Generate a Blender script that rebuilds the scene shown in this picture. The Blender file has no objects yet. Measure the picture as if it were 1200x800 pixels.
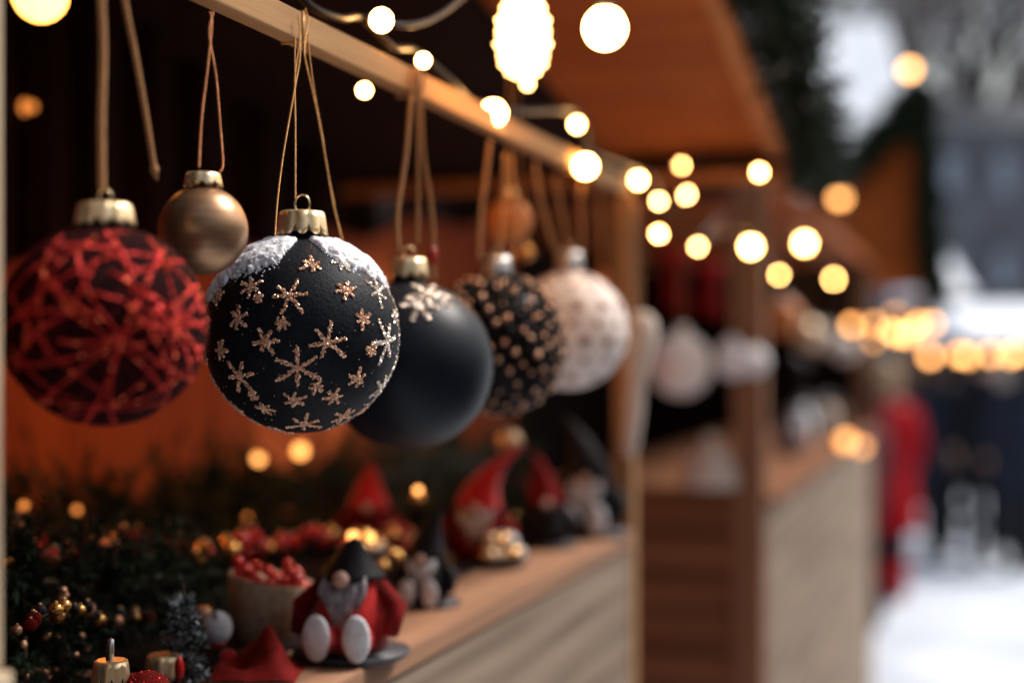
import bpy, math, random
from mathutils import Vector, Matrix, noise
R = math.radians
random.seed(7)
scene = bpy.context.scene
COL = scene.collection

# ------------------------------------------------------------------ camera, world, sun, exposure
CAMZ = 1.75
cd = bpy.data.cameras.new('camera'); cam = bpy.data.objects.new('camera', cd); COL.objects.link(cam)
cam.location = (0, 0, CAMZ); cam.rotation_euler = (R(90), 0, 0)
cd.lens = 50; cd.sensor_width = 36; cd.shift_y = 16/1200
cd.clip_start = 0.05; cd.clip_end = 600
cd.dof.use_dof = True; cd.dof.focus_distance = 0.96; cd.dof.aperture_fstop = 2.0
scene.camera = cam
SUN_EL, SUN_AZ = 52, 60      # degrees; azimuth clockwise from +Y, so from the street side
w = bpy.data.worlds.new('World'); scene.world = w; w.use_nodes = True
nt = w.node_tree; bg = nt.nodes['Background']
sky = nt.nodes.new('ShaderNodeTexSky'); sky.sky_type = 'NISHITA'; sky.sun_disc = False
sky.sun_elevation = R(SUN_EL); sky.sun_rotation = R(SUN_AZ); sky.air_density = 1.6; sky.dust_density = 4; sky.ozone_density = 2
hs = nt.nodes.new('ShaderNodeHueSaturation'); hs.inputs['Saturation'].default_value = 0.6
nt.links.new(sky.outputs[0], hs.inputs['Color']); nt.links.new(hs.outputs[0], bg.inputs['Color'])
bg.inputs['Strength'].default_value = 0.092
sd = bpy.data.lights.new('sun', 'SUN'); sun = bpy.data.objects.new('sun', sd); COL.objects.link(sun)
sd.energy = 3.0; sd.angle = R(16); sd.color = (1, 0.96, 0.92)
sun.rotation_euler = (R(90-SUN_EL), 0, R(180-SUN_AZ)); sun.location = (5, -3, 8)
scene.view_settings.view_transform = 'Standard'; scene.view_settings.look = 'None'
scene.view_settings.gamma = 1; scene.view_settings.use_curve_mapping = False
scene.view_settings.exposure = 0.6
scene.cycles.use_adaptive_sampling = False
scene.cycles.use_denoising = True
scene.cycles.sample_clamp_indirect = 4
scene.cycles.max_bounces = 6
scene.cycles.caustics_reflective = False; scene.cycles.caustics_refractive = False

# ------------------------------------------------------------------ placing
F = 1200*50/36; HX, HY = 600, 416
TH = math.atan(545/F)
D = Vector((math.sin(TH), math.cos(TH), 0)); N = Vector((-math.cos(TH), math.sin(TH), 0)); UP = Vector((0, 0, 1))
X0 = -0.484
O = Vector((X0, 0, 0))
def S(u, v, z): return O + D*u + N*v + UP*z                     # along the row, into the stall, up
def P(px, py, Z): return Vector(((px-HX)/F*Z, Z, CAMZ+(HY-py)/F*Z))
def ZV(px, v):
    k = (px-HX)/F
    return (v + O.x*N.x)/(N.y + N.x*k)
def W(px, py, v): return P(px, py, ZV(px, v))
def uv_of(p): q = Vector((p[0], p[1], 0)) - O; return q.dot(D), q.dot(N)
CT = CAMZ - 0.247                                                # counter top
def C(px, py, z=CT):                                             # point on the horizontal plane z seen at a pixel
    Z = (CAMZ-z)*F/(py-HY); return P(px, py, Z)

# ------------------------------------------------------------------ materials
def pm(name, c1, c2=None, scale=20, rough=0.6, metal=0.0, bump=0.0, bscale=None, emit=None, es=0.0, sheen=0.0, stretch=None, rot=0, detail=4, sss=0, contrast=(0.35, 0.65), coat=0, bdist=0.002, facet=0, spec=None):
    m = bpy.data.materials.new(name); m.use_nodes = True
    t = m.node_tree; b = t.nodes['Principled BSDF']
    spec = 0.28 if spec is None else spec
    if spec is not None: b.inputs['Specular IOR Level'].default_value = spec
    b.inputs['Roughness'].default_value = rough; b.inputs['Metallic'].default_value = metal
    c2 = c2 or tuple(x*0.75 for x in c1)
    tc = t.nodes.new('ShaderNodeTexCoord'); mp = t.nodes.new('ShaderNodeMapping')
    t.links.new(tc.outputs['Object'], mp.inputs[0]); mp.inputs['Rotation'].default_value = (0, 0, rot)
    if stretch: mp.inputs['Scale'].default_value = stretch
    # rotate first, then stretch
    if stretch and rot:
        mp.inputs['Scale'].default_value = (1, 1, 1)
        m2 = t.nodes.new('ShaderNodeMapping'); m2.inputs['Scale'].default_value = stretch
        t.links.new(mp.outputs[0], m2.inputs[0]); vec = m2.outputs[0]
    else: vec = mp.outputs[0]
    n = t.nodes.new('ShaderNodeTexNoise'); n.inputs['Scale'].default_value = scale; n.inputs['Detail'].default_value = detail
    t.links.new(vec, n.inputs['Vector'])
    cr = t.nodes.new('ShaderNodeValToRGB')
    cr.color_ramp.elements[0].position = contrast[0]; cr.color_ramp.elements[1].position = contrast[1]
    cr.color_ramp.elements[0].color = (*c2, 1); cr.color_ramp.elements[1].color = (*c1, 1)
    t.links.new(n.outputs['Fac'], cr.inputs[0]); t.links.new(cr.outputs[0], b.inputs['Base Color'])
    if bump:
        n2 = t.nodes.new('ShaderNodeTexNoise'); n2.inputs['Scale'].default_value = bscale or scale*2; n2.inputs['Detail'].default_value = 6
        t.links.new(vec, n2.inputs['Vector'])
        bp = t.nodes.new('ShaderNodeBump'); bp.inputs['Strength'].default_value = bump; bp.inputs['Distance'].default_value = bdist
        t.links.new(n2.outputs['Fac'], bp.inputs['Height']); t.links.new(bp.outputs[0], b.inputs['Normal'])
    if emit:
        b.inputs['Emission Color'].default_value = (*emit, 1); b.inputs['Emission Strength'].default_value = es
    if sheen: b.inputs['Sheen Weight'].default_value = sheen
    if coat: b.inputs['Coat Weight'].default_value = coat
    if sss:
        b.inputs['Subsurface Weight'].default_value = sss; b.inputs['Subsurface Scale'].default_value = 0.003
    return m
def wood(name, c1, c2, along='d', rough=0.75, s=1.0, bump=0.5):
    st = {'d': (38*s, 1.6*s, 38*s), 'n': (1.6*s, 38*s, 38*s), 'z': (38*s, 38*s, 1.6*s)}[along]
    return pm(name, c1, c2, scale=1.6, rough=rough, bump=bump, bscale=2.5, stretch=st, rot=TH, detail=8, contrast=(0.3, 0.7), bdist=0.0012, spec=0.15)
def glow(name, col, st):
    m = bpy.data.materials.new(name); m.use_nodes = True; t = m.node_tree
    b = t.nodes['Principled BSDF']; b.inputs['Base Color'].default_value = (0.9, 0.7, 0.4, 1)
    b.inputs['Roughness'].default_value = 0.3
    b.inputs['Emission Color'].default_value = (*col, 1); b.inputs['Emission Strength'].default_value = st
    # a filament-like unevenness over the glass
    tc = t.nodes.new('ShaderNodeTexCoord'); n = t.nodes.new('ShaderNodeTexNoise'); n.inputs['Scale'].default_value = 60
    t.links.new(tc.outputs['Object'], n.inputs['Vector'])
    mr = t.nodes.new('ShaderNodeMapRange'); mr.inputs['To Min'].default_value = st*0.8; mr.inputs['To Max'].default_value = st*1.2
    t.links.new(n.outputs['Fac'], mr.inputs['Value']); t.links.new(mr.outputs[0], b.inputs['Emission Strength'])
    return m
M = {}
M['beam'] = wood('beam_wood', (0.62, 0.36, 0.17), (0.42, 0.21, 0.085), 'd', bump=0.8)
M['post'] = wood('post_wood', (0.42, 0.22, 0.10), (0.27, 0.13, 0.055), 'z')
M['pole'] = wood('pale_pole_wood', (0.62, 0.48, 0.33), (0.45, 0.33, 0.2), 'z')
M['top'] = wood('counter_top_wood', (0.36, 0.19, 0.11), (0.22, 0.11, 0.06), 'd', s=0.8)
M['plank'] = wood('weathered_plank', (0.30, 0.22, 0.155), (0.12, 0.082, 0.055), 'd', s=0.6, bump=1.0)
M['roofwood'] = wood('orange_roof_wood', (0.42, 0.115, 0.020), (0.25, 0.055, 0.009), 'n', s=0.5)
M['rooftrim'] = wood('roof_trim_wood', (0.5, 0.2, 0.07), (0.35, 0.12, 0.04), 'd', s=0.5)
M['backwood'] = wood('back_wall_wood', (0.42, 0.08, 0.010), (0.29, 0.046, 0.005), 'z', s=0.4)
M['brown'] = wood('brown_plank', (0.24, 0.095, 0.04), (0.13, 0.05, 0.02), 'n', s=0.5)
M['brownpost'] = wood('brown_post_wood', (0.26, 0.125, 0.062), (0.16, 0.07, 0.035), 'z', s=0.5)
M['dark'] = pm('dark_wood_and_shade', (0.018, 0.007, 0.004), (0.008, 0.004, 0.003), rough=0.8, spec=0.12)  # dark wood; also carries the shade of the inner ceiling
M['cloth'] = pm('shade_sheet_cloth', (0.014, 0.004, 0.003), (0.006, 0.002, 0.002), scale=60, rough=0.95, spec=0.12)  # near-black, for the wall shade sheet and the dark counter sheet
M['cable'] = pm('black_rubber', (0.012, 0.012, 0.014), (0.006, 0.006, 0.007), rough=0.4)
M['snow'] = pm('snow', (0.86, 0.88, 0.92), (0.72, 0.76, 0.82), scale=3, rough=0.8, bump=0.4, bscale=12, bdist=0.02)
M['flock'] = pm('snow_flock', (0.97, 0.96, 0.97), (0.90, 0.90, 0.93), scale=260, rough=0.9, bump=0.5, bscale=900, bdist=0.0006, sss=0.25)
M['gold'] = pm('gold_foil', (0.98, 0.80, 0.52), (0.90, 0.62, 0.30), scale=120, rough=0.38, metal=0.75, bump=0.3, bscale=300, bdist=0.0006)
M['ringwire'] = pm('gold_wire', (0.85, 0.68, 0.42), (0.6, 0.42, 0.2), rough=0.25, metal=1)
M['copper'] = pm('rose_gold_glitter', (1.0, 0.66, 0.46), (0.80, 0.40, 0.22), scale=500, rough=0.24, metal=0.45)
M['palegl'] = pm('pale_glitter', (0.95, 0.85, 0.74), (0.7, 0.52, 0.4), scale=500, rough=0.3, metal=0.5)
M['goldstr'] = pm('gold_cord', (0.95, 0.55, 0.22), (0.6, 0.28, 0.08), scale=900, rough=0.4, metal=0.6)
M['jute'] = pm('tan_jute', (0.60, 0.27, 0.075), (0.40, 0.16, 0.04), scale=500, rough=0.8, bump=0.6, bscale=1500, sheen=0.3)
M['redjute'] = pm('copper_cord', (0.80, 0.35, 0.16), (0.5, 0.17, 0.06), scale=900, rough=0.4, metal=0.6)
M['matteblack'] = pm('matte_black_paint', (0.010, 0.012, 0.017), (0.006, 0.007, 0.010), scale=200, rough=0.55, bump=0.55, bscale=420, bdist=0.0008, spec=0.12)
M['navy'] = pm('satin_navy_paint', (0.0095, 0.0125, 0.019), (0.007, 0.0095, 0.015), scale=40, rough=0.42, bump=0.25, bscale=500, bdist=0.0004, spec=0.18)
M['bronze'] = pm('brushed_bronze', (0.46, 0.27, 0.15), (0.33, 0.185, 0.10), scale=1.0, rough=0.38, metal=0.8, bump=0.25, bscale=1.4, stretch=(25, 25, 260), detail=5, bdist=0.0006)
M['maroon'] = pm('dark_maroon_glitter', (0.06, 0.003, 0.003), (0.008, 0.0015, 0.002), scale=420, rough=0.6, metal=0.0, bump=1.0, bscale=700, contrast=(0.5, 0.75), spec=0.03)
M['redgl'] = pm('red_glitter', (0.80, 0.05, 0.035), (0.40, 0.016, 0.014), scale=400, rough=0.33, metal=0.65)
M['wine'] = pm('wine_red_glitter', (0.26, 0.010, 0.010), (0.08, 0.003, 0.004), scale=300, rough=0.5, spec=0.1)
M['redsp'] = pm('red_sequin', (1.0, 0.20, 0.07), (0.95, 0.12, 0.04), scale=400, rough=0.15, metal=0.5)
M['bead'] = pm('copper_bead', (0.85, 0.50, 0.32), (0.6, 0.28, 0.15), scale=300, rough=0.3, metal=0.6)
M['blackbead'] = pm('black_bead', (0.012, 0.008, 0.008), (0.005, 0.004, 0.004), scale=300, rough=0.35, spec=0.12)
M['lace'] = pm('ivory_lace', (0.90, 0.80, 0.73), (0.80, 0.69, 0.62), scale=120, rough=0.6, bump=0.6, bscale=300)
M['lacedot'] = pm('brown_lace_dot', (0.30, 0.14, 0.10), (0.22, 0.10, 0.07), scale=200, rough=0.6)
M['silver'] = pm('silver_foil', (0.85, 0.82, 0.8), (0.6, 0.57, 0.55), scale=150, rough=0.3, metal=0.9)
M['white'] = pm('white_felt', (0.84, 0.82, 0.82), (0.66, 0.63, 0.62), scale=90, rough=0.9, bump=0.6, bscale=300, sheen=0.4)
M['cream'] = pm('cream_wool', (0.66, 0.56, 0.48), (0.5, 0.4, 0.33), scale=70, rough=0.95, bump=0.6, bscale=200)
M['orangeball'] = pm('amber_bauble', (0.75, 0.28, 0.08), (0.5, 0.15, 0.04), scale=90, rough=0.5)
M['red'] = pm('red_felt', (0.62, 0.016, 0.012), (0.38, 0.008, 0.007), scale=90, rough=0.85, bump=0.4, bscale=300, sheen=0.3, spec=0.12)
M['darkred'] = pm('dark_red_felt', (0.22, 0.01, 0.008), (0.11, 0.005, 0.004), scale=90, rough=0.85, bump=0.4, bscale=300, spec=0.12)
M['berry'] = pm('red_berry_gloss', (0.7, 0.02, 0.015), (0.4, 0.01, 0.01), scale=90, rough=0.2, coat=0.5)
M['burlap'] = pm('burlap', (0.50, 0.36, 0.24), (0.33, 0.22, 0.13), scale=220, rough=0.95, bump=0.8, bscale=350)
M['grey'] = pm('grey_wool', (0.38, 0.33, 0.34), (0.2, 0.17, 0.18), scale=120, rough=0.9, bump=0.5, bscale=300)
M['char'] = pm('charcoal', (0.02, 0.016, 0.018), (0.01, 0.008, 0.009), scale=90, rough=0.6, spec=0.12)
M['tray'] = pm('slate_tray', (0.05, 0.045, 0.05), (0.025, 0.022, 0.025), scale=60, rough=0.5)
M['skin'] = pm('skin', (0.62, 0.38, 0.29), (0.55, 0.32, 0.24), scale=40, rough=0.55, sss=0.1)
M['goldbead'] = pm('gold_bauble', (0.95, 0.55, 0.18), (0.75, 0.36, 0.09), scale=60, rough=0.22, metal=0.9)
M['champ'] = pm('champagne_bauble', (0.8, 0.58, 0.38), (0.6, 0.38, 0.2), scale=60, rough=0.3, metal=0.4)
M['needle'] = pm('fir_needle', (0.028, 0.05, 0.026), (0.010, 0.018, 0.010), scale=30, rough=0.6, spec=0.12)
M['frost'] = pm('frosted_needle', (0.6, 0.64, 0.7), (0.08, 0.11, 0.12), scale=150, rough=0.7)
M['stem'] = pm('brown_bark', (0.06, 0.035, 0.02), (0.03, 0.018, 0.01), scale=60, rough=0.9, bump=0.5)
M['bulb'] = glow('lit_warm_bulb', (1.0, 0.50, 0.15), 46)
M['fillbulb'] = glow('fill_globe_glow', (1.0, 0.34, 0.06), 36)  # for the added globes that light the back wall
M['bulbtop'] = glow('lit_orange_globe', (1.0, 0.36, 0.06), 7)
M['dim'] = glow('dim_amber_bulb', (1.0, 0.28, 0.045), 1.0)
M['farbulb'] = glow('lit_far_bulb', (1.0, 0.42, 0.115), 7.5)
M['lantern'] = glow('lit_lantern_glass', (1.0, 0.50, 0.15), 7)
M['dimfar'] = glow('amber_pilot_bulb', (1.0, 0.38, 0.09), 3.0)

# ------------------------------------------------------------------ mesh builder
class MB:
    def __init__(s): s.v = []; s.f = []
    def add(s, vs, fs):
        o = len(s.v); s.v += [Vector(a) for a in vs]; s.f += [tuple(i+o for i in f) for f in fs]; return s
    def hexa(s, c):      # 8 corners: bottom ring 0-3, top ring 4-7
        return s.add(c, [(3, 2, 1, 0), (4, 5, 6, 7), (0, 1, 5, 4), (1, 2, 6, 5), (2, 3, 7, 6), (3, 0, 4, 7)])
    def box(s, u0, u1, v0, v1, z0, z1):
        return s.hexa([S(u0, v0, z0), S(u1, v0, z0), S(u1, v1, z0), S(u0, v1, z0), S(u0, v0, z1), S(u1, v0, z1), S(u1, v1, z1), S(u0, v1, z1)])
    def wbox(s, x0, x1, y0, y1, z0, z1):
        return s.hexa([Vector(a) for a in ((x0, y0, z0), (x1, y0, z0), (x1, y1, z0), (x0, y1, z0), (x0, y0, z1), (x1, y0, z1), (x1, y1, z1), (x0, y1, z1))])
    def prism(s, pts, off):  # polygon extruded by vector off
        n = len(pts); vs = [Vector(p) for p in pts]+[Vector(p)+off for p in pts]
        return s.add(vs, [tuple(range(n)), tuple(range(2*n-1, n-1, -1))]+[((i+1) % n, i, n+i, n+(i+1) % n) for i in range(n)])
    def ball(s, c, r, nu=16, nv=10, sc=(1, 1, 1), basis=None):
        c = Vector(c); vs = [(0, 0, 1)]
        for j in range(1, nv):
            t = math.pi*j/nv
            for i in range(nu):
                a = 2*math.pi*i/nu; vs.append((math.sin(t)*math.cos(a), math.sin(t)*math.sin(a), math.cos(t)))
        vs.append((0, 0, -1)); L = len(vs)-1
        out = []
        for q in vs:
            q = Vector((q[0]*sc[0]*r, q[1]*sc[1]*r, q[2]*sc[2]*r))
            if basis is not None: q = basis @ q
            out.append(c+q)
        fs = [(0, 1+i, 1+(i+1) % nu) for i in range(nu)]
        for j in range(nv-2):
            for i in range(nu):
                a = 1+j*nu+i; b = 1+j*nu+(i+1) % nu; fs.append((a, a+nu, b+nu, b))
        fs += [(L, L-nu+(i+1) % nu, L-nu+i) for i in range(nu)]
        return s.add(out, fs)
    def lathe(s, prof, c, nu=24, basis=None, sx=1, sy=1, lump=0):   # prof: (r, z) from bottom to top
        c = Vector(c); vs = []; fs = []
        for (r, z) in prof:
            for i in range(nu):
                a = 2*math.pi*i/nu; rr = r*(1+lump*math.sin(a*3+z*40)+lump*0.6*math.sin(a*7-z*90))
                q = Vector((rr*math.cos(a)*sx, rr*math.sin(a)*sy, z))
                if basis is not None: q = basis @ q
                vs.append(c+q)
        for j in range(len(prof)-1):
            for i in range(nu):
                a = j*nu+i; b = j*nu+(i+1) % nu; fs.append((a, b, b+nu, a+nu))
        fs.append(tuple(range(nu-1, -1, -1))); k = (len(prof)-1)*nu; fs.append(tuple(range(k, k+nu)))
        return s.add(vs, fs)
    def tube(s, pts, r, n=6, closed=False):
        pts = [Vector(p) for p in pts]; m = len(pts); vs = []; fs = []
        up = None
        for i, p in enumerate(pts):
            a = pts[(i-1) % m] if (closed or i) else p; b = pts[(i+1) % m] if (closed or i < m-1) else p
            t = (b-a).normalized() if (b-a).length > 1e-9 else Vector((0, 0, 1))
            if up is None: up = t.orthogonal().normalized()
            up = (up - t*up.dot(t)); up = up.normalized() if up.length > 1e-6 else t.orthogonal().normalized()
            sd = t.cross(up); rr = r[i] if isinstance(r, (list, tuple)) else r
            for k in range(n):
                q = 2*math.pi*k/n; vs.append(p+up*math.cos(q)*rr+sd*math.sin(q)*rr)
        for i in range(m if closed else m-1):
            j = (i+1) % m
            for k in range(n): fs.append((i*n+k, i*n+(k+1) % n, j*n+(k+1) % n, j*n+k))
        if not closed: fs.append(tuple(range(n-1, -1, -1))); fs.append(tuple(range((m-1)*n, m*n)))
        return s.add(vs, fs)
    def twist(s, pts, r, pitch, strands=2, n=5, res=None):    # a twisted cord
        pts = spline(pts, res or 0); L = 0; path = []
        tot = sum((pts[i+1]-pts[i]).length for i in range(len(pts)-1)); steps = max(8, int(tot/pitch*8))
        dens = resample(pts, steps)
        for k in range(strands):
            out = []; up = Vector((0.3, 0.9, 0.1))
            for i, p in enumerate(dens):
                t = (dens[min(i+1, len(dens)-1)]-dens[max(i-1, 0)]).normalized(); a = up-t*up.dot(t); a.normalize(); b = t.cross(a)
                q = 2*math.pi*(i/8.0 + k/strands); out.append(p+a*math.cos(q)*r*0.55+b*math.sin(q)*r*0.55)
            s.tube(out, r*0.62, n)
        return s
    def nug(s, c, r, rnd=random):                            # a faceted, jittered grain
        c = Vector(c); q = [Vector(a) for a in ((1, 0, 0), (-1, 0, 0), (0, 1, 0), (0, -1, 0), (0, 0, 1), (0, 0, -1))]
        e = Matrix.Rotation(rnd.uniform(0, 6.28), 3, Vector((rnd.uniform(-1, 1), rnd.uniform(-1, 1), rnd.uniform(-1, 1)+0.01)).normalized())
        vs = [c+e @ (a*r*rnd.uniform(0.7, 1.25)) for a in q]
        return s.add(vs, [(0, 2, 4), (2, 1, 4), (1, 3, 4), (3, 0, 4), (2, 0, 5), (1, 2, 5), (3, 1, 5), (0, 3, 5)])
    def build(s, name, mat, parent=None, smooth=True, bevel=0, at=None):
        me = bpy.data.meshes.new(name)
        if parent is not None:
            o0 = root_loc(parent)
        else:
            if at is None:
                xs = [a.x for a in s.v]; ys = [a.y for a in s.v]; at = Vector(((min(xs)+max(xs))/2, (min(ys)+max(ys))/2, min(a.z for a in s.v)))
            o0 = Vector(at)
        me.from_pydata([tuple(a-o0) for a in s.v], [], s.f); me.validate(); me.update()
        if smooth:
            for p in me.polygons: p.use_smooth = True
        ob = bpy.data.objects.new(name, me); COL.objects.link(ob)
        if parent is not None: ob.parent = parent
        else: ob.location = o0
        me.materials.append(M[mat] if isinstance(mat, str) else mat)
        if bevel:
            b = ob.modifiers.new('bevel', 'BEVEL'); b.width = bevel; b.segments = 2; b.limit_method = 'ANGLE'
        return ob
def root_loc(o):
    l = Vector((0, 0, 0))
    while o is not None: l = l + o.location; o = o.parent
    return l
def spline(pts, k):
    pts = [Vector(p) for p in pts]
    if len(pts) < 3 or not k: return pts
    out = []
    for i in range(len(pts)-1):
        p0 = pts[max(i-1, 0)]; p1 = pts[i]; p2 = pts[i+1]; p3 = pts[min(i+2, len(pts)-1)]
        for j in range(k):
            t = j/k; out.append(0.5*((2*p1)+(p2-p0)*t+(2*p0-5*p1+4*p2-p3)*t*t+(3*p1-p0-3*p2+p3)*t**3))
    out.append(pts[-1]); return out
def resample(pts, n):
    seg = [(pts[i+1]-pts[i]).length for i in range(len(pts)-1)]; tot = sum(seg); out = []; i = 0; acc = 0
    for k in range(n+1):
        d = tot*k/n
        while i < len(seg)-1 and acc+seg[i] < d: acc += seg[i]; i += 1
        out.append(pts[i].lerp(pts[i+1], min(1, max(0, (d-acc)/max(seg[i], 1e-9)))))
    return out
def tag(o, label=None, cat=None, group=None, kind=None):
    if label: o['label'] = label
    if cat: o['category'] = cat
    if group: o['group'] = group
    if kind: o['kind'] = kind
    return o
def thing(name, label, cat, loc, group=None):
    o = bpy.data.objects.new(name, None); COL.objects.link(o); o.location = Vector(loc); o.empty_display_size = 0.05
    return tag(o, label, cat, group)

# ================================================================== SETTING
def grid(x0, x1, y0, y1, nx, ny, zf):
    m = MB(); vs = [(x0+(x1-x0)*i/nx, y0+(y1-y0)*j/ny, zf(x0+(x1-x0)*i/nx, y0+(y1-y0)*j/ny)) for j in range(ny+1) for i in range(nx+1)]
    fs = [(j*(nx+1)+i, j*(nx+1)+i+1, (j+1)*(nx+1)+i+1, (j+1)*(nx+1)+i) for j in range(ny) for i in range(nx)]
    return m.add(vs, fs)
tag(grid(-300, 300, -60, 540, 8, 8, lambda x, y: -0.03).build('ground', 'snow'), kind='structure')
M['tread'] = pm('trodden_snow', (0.60, 0.64, 0.70), (0.40, 0.44, 0.51), scale=1.6, rough=0.8, bump=0.6, bscale=5, bdist=0.03)
tag(grid(-4, 16, -6, 40, 60, 140, lambda x, y: 0.02*noise.noise(Vector((x*1.7, y*1.7, 0)))+0.012*noise.noise(Vector((x*6, y*6, 3)))).build('snowy_path', 'tread'), kind='structure')

# ------------------------------------------------------------------ first stall
stall = thing('market_stall', 'near wooden market stall with orange lit roof boards and grey plank counter', 'stall', S(1.4, 0.4, 0))
BT, BB = CAMZ+0.246, CAMZ+0.225
MB().box(0.60, 2.10, 0.0, 0.016, BB, BT).build('beam', 'beam', stall, smooth=False, bevel=0.0012)
uP = uv_of(W(745, 400, 0))[0]
MB().box(uP-0.012, uP+0.016, 0.001, 0.030, 0, BB-0.001).build('post', 'post', stall, smooth=False, bevel=0.002)
uL = uv_of(W(-2, 400, 0))[0]
MB().box(uL-0.03, uL+0.0045, 0.001, 0.03, CAMZ-0.155, BB-0.001).build('post', 'pole', stall, smooth=False, bevel=0.001)
MB().box(uL-0.03, uL+0.0065, -0.004, 0.034, 0, CAMZ-0.157).build('post', 'pole', stall, smooth=False, bevel=0.001)
# counter
uC0 = 1.09
MB().box(uC0, uP-0.014, 0.0, 0.72, CT-0.022, CT).build('counter_top', 'top', stall, smooth=False, bevel=0.003)
MB().box(0.62, uC0-0.003, 0.0, 0.72, CT-0.115, CT-0.095).build('shelf', 'dark', stall, smooth=False)
MB().box(uC0+0.02, uP-0.02, 0.085, 0.71, CT+0.0005, CT+0.004).build('counter_dark_sheet', 'cloth', stall, smooth=False)  # added dark sheet that keeps the lamplit counter top dark
for k in range(9):
    z1 = CT-0.0235-k*0.152; m = MB(); m.box(uC0, uP-0.014, 0.004, 0.022, z1-0.148, z1); m.build('plank', 'plank', stall, smooth=False, bevel=0.002)
for k in range(8):
    z1 = CT-0.12-k*0.152; m = MB(); m.box(0.64, uC0-0.004, 0.004, 0.022, z1-0.148, z1); m.build('plank', 'plank', stall, smooth=False, bevel=0.002)
MB().box(uP-0.018, uP-0.004, 0.03, 0.72, CT-0.6, CT-0.023).build('end_panel', 'brown', stall, smooth=False)
# walls
m = MB()
for k in range(20):
    u0 = 0.62+k*0.17; m.box(u0, u0+0.166, 0.80, 0.82, 0.2, CAMZ+0.75)
m.build('back_wall', 'backwood', stall, smooth=False)
MB().box(0.30, 0.62, -0.0, 0.80, 0.2, CAMZ+0.6).build('end_wall', 'dark', stall, smooth=False)
# pitched roof: boards run across the row, falling away from the camera
def roof_z(u): return CAMZ+0.376+(uA-u)*0.195
uA = uv_of(P(922, 175, 2.62))[0]; vA = -0.125
m = MB(); nb = 9
for k in range(nb):
    a = uA-0.004-k*0.235; b = a-0.229; za, zb = roof_z(a), roof_z(b); t = 0.02
    v0, v1 = vA, 0.22
    m.hexa([S(b, v0, zb), S(a, v0, za), S(a, v1, za), S(b, v1, zb), S(b, v0, zb+t), S(a, v0, za+t), S(a, v1, za+t), S(b, v1, zb+t)])
m.build('roof', 'roofwood', stall, smooth=False)
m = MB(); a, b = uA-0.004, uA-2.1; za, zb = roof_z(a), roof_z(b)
m.hexa([S(b, 0.223, zb-0.03), S(a, 0.223, za-0.03), S(a, 1.0, za-0.03), S(b, 1.0, zb-0.03), S(b, 0.223, zb+0.02), S(a, 0.223, za+0.02), S(a, 1.0, za+0.02), S(b, 1.0, zb+0.02)]).build('ceiling_shade', 'dark', stall, smooth=False)  # shade under the inner roof, put into a dark panel
def rail(u0, u1, v0, v1, dz0, dz1, mat, name):
    z0, z1 = roof_z(u0), roof_z(u1)
    return MB().hexa([S(u0, v0, z0+dz0), S(u1, v0, z1+dz0), S(u1, v1, z1+dz0), S(u0, v1, z0+dz0), S(u0, v0, z0+dz1), S(u1, v0, z1+dz1), S(u1, v1, z1+dz1), S(u0, v1, z0+dz1)]).build(name, mat, stall, smooth=False, bevel=0.002)
rail(0.3, uA, vA-0.004, vA+0.03, -0.018, -0.001, 'rooftrim', 'barge_board')
zA = roof_z(uA)
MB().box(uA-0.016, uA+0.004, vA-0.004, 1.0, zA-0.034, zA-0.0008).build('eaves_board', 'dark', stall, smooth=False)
MB().box(uA-0.03, uA-0.012, vA-0.002, 1.0, zA-0.058, zA-0.036).build('eaves_rail', 'rooftrim', stall, smooth=False)
MB().hexa([S(0.3, vA-0.04, roof_z(0.3)+0.025), S(uA, vA-0.04, zA+0.025), S(uA, 1.0, zA+0.025), S(0.3, 1.0, roof_z(0.3)+0.025), S(0.3, vA-0.04, roof_z(0.3)+0.085), S(uA, vA-0.04, zA+0.085), S(uA, 1.0, zA+0.085), S(0.3, 1.0, roof_z(0.3)+0.085)]).build('roof_snow', 'snow', stall, smooth=False, bevel=0.02)
# added dark sheet that stands for the shade on the upper back wall
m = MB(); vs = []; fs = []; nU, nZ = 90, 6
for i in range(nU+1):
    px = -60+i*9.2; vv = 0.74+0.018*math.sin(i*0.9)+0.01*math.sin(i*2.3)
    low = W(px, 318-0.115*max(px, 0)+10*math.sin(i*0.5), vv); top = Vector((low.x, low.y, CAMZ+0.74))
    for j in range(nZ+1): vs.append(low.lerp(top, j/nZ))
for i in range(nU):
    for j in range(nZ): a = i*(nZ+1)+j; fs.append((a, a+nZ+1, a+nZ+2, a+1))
cu = m.add(vs, fs).build('shade_sheet', 'cloth'); tag(cu, 'near-black sheet added as the shade on the upper back wall of the near stall', 'shade sheet')
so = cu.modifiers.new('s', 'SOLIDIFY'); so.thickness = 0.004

# ------------------------------------------------------------------ fir sprays
def spray(m, f, p0, d, L, r=0.012, nn=40, rnd=random, frost=None, fp=0.0, wdt=0.0011, droop=0.0):
    d = d.normalized(); a = d.orthogonal().normalized(); b = d.cross(a)
    pts = [p0+d*L*t+UP*(-droop*L*t*t) for t in (0, .33, .66, 1)]
    m.tube(pts, [0.0016, 0.0013, 0.001, 0.0005], 4)
    for i in range(nn):
        t = 0.08+0.92*(i+rnd.random())/nn; c = p0+d*L*t-UP*(droop*L*t*t); q = rnd.uniform(0, 6.283)
        o = (a*math.cos(q)+b*math.sin(q))*0.9+d*0.75; o.normalize(); ln = r*rnd.uniform(0.7, 1.15)*(1-0.35*t)
        sd = o.cross(Vector((rnd.uniform(-1, 1), rnd.uniform(-1, 1), rnd.uniform(-1, 1)))).normalized()*wdt
        tgt = frost if (frost is not None and rnd.random() < fp) else f
        tgt.add([c-sd, c+sd, c+o*ln], [(0, 1, 2)])
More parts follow.
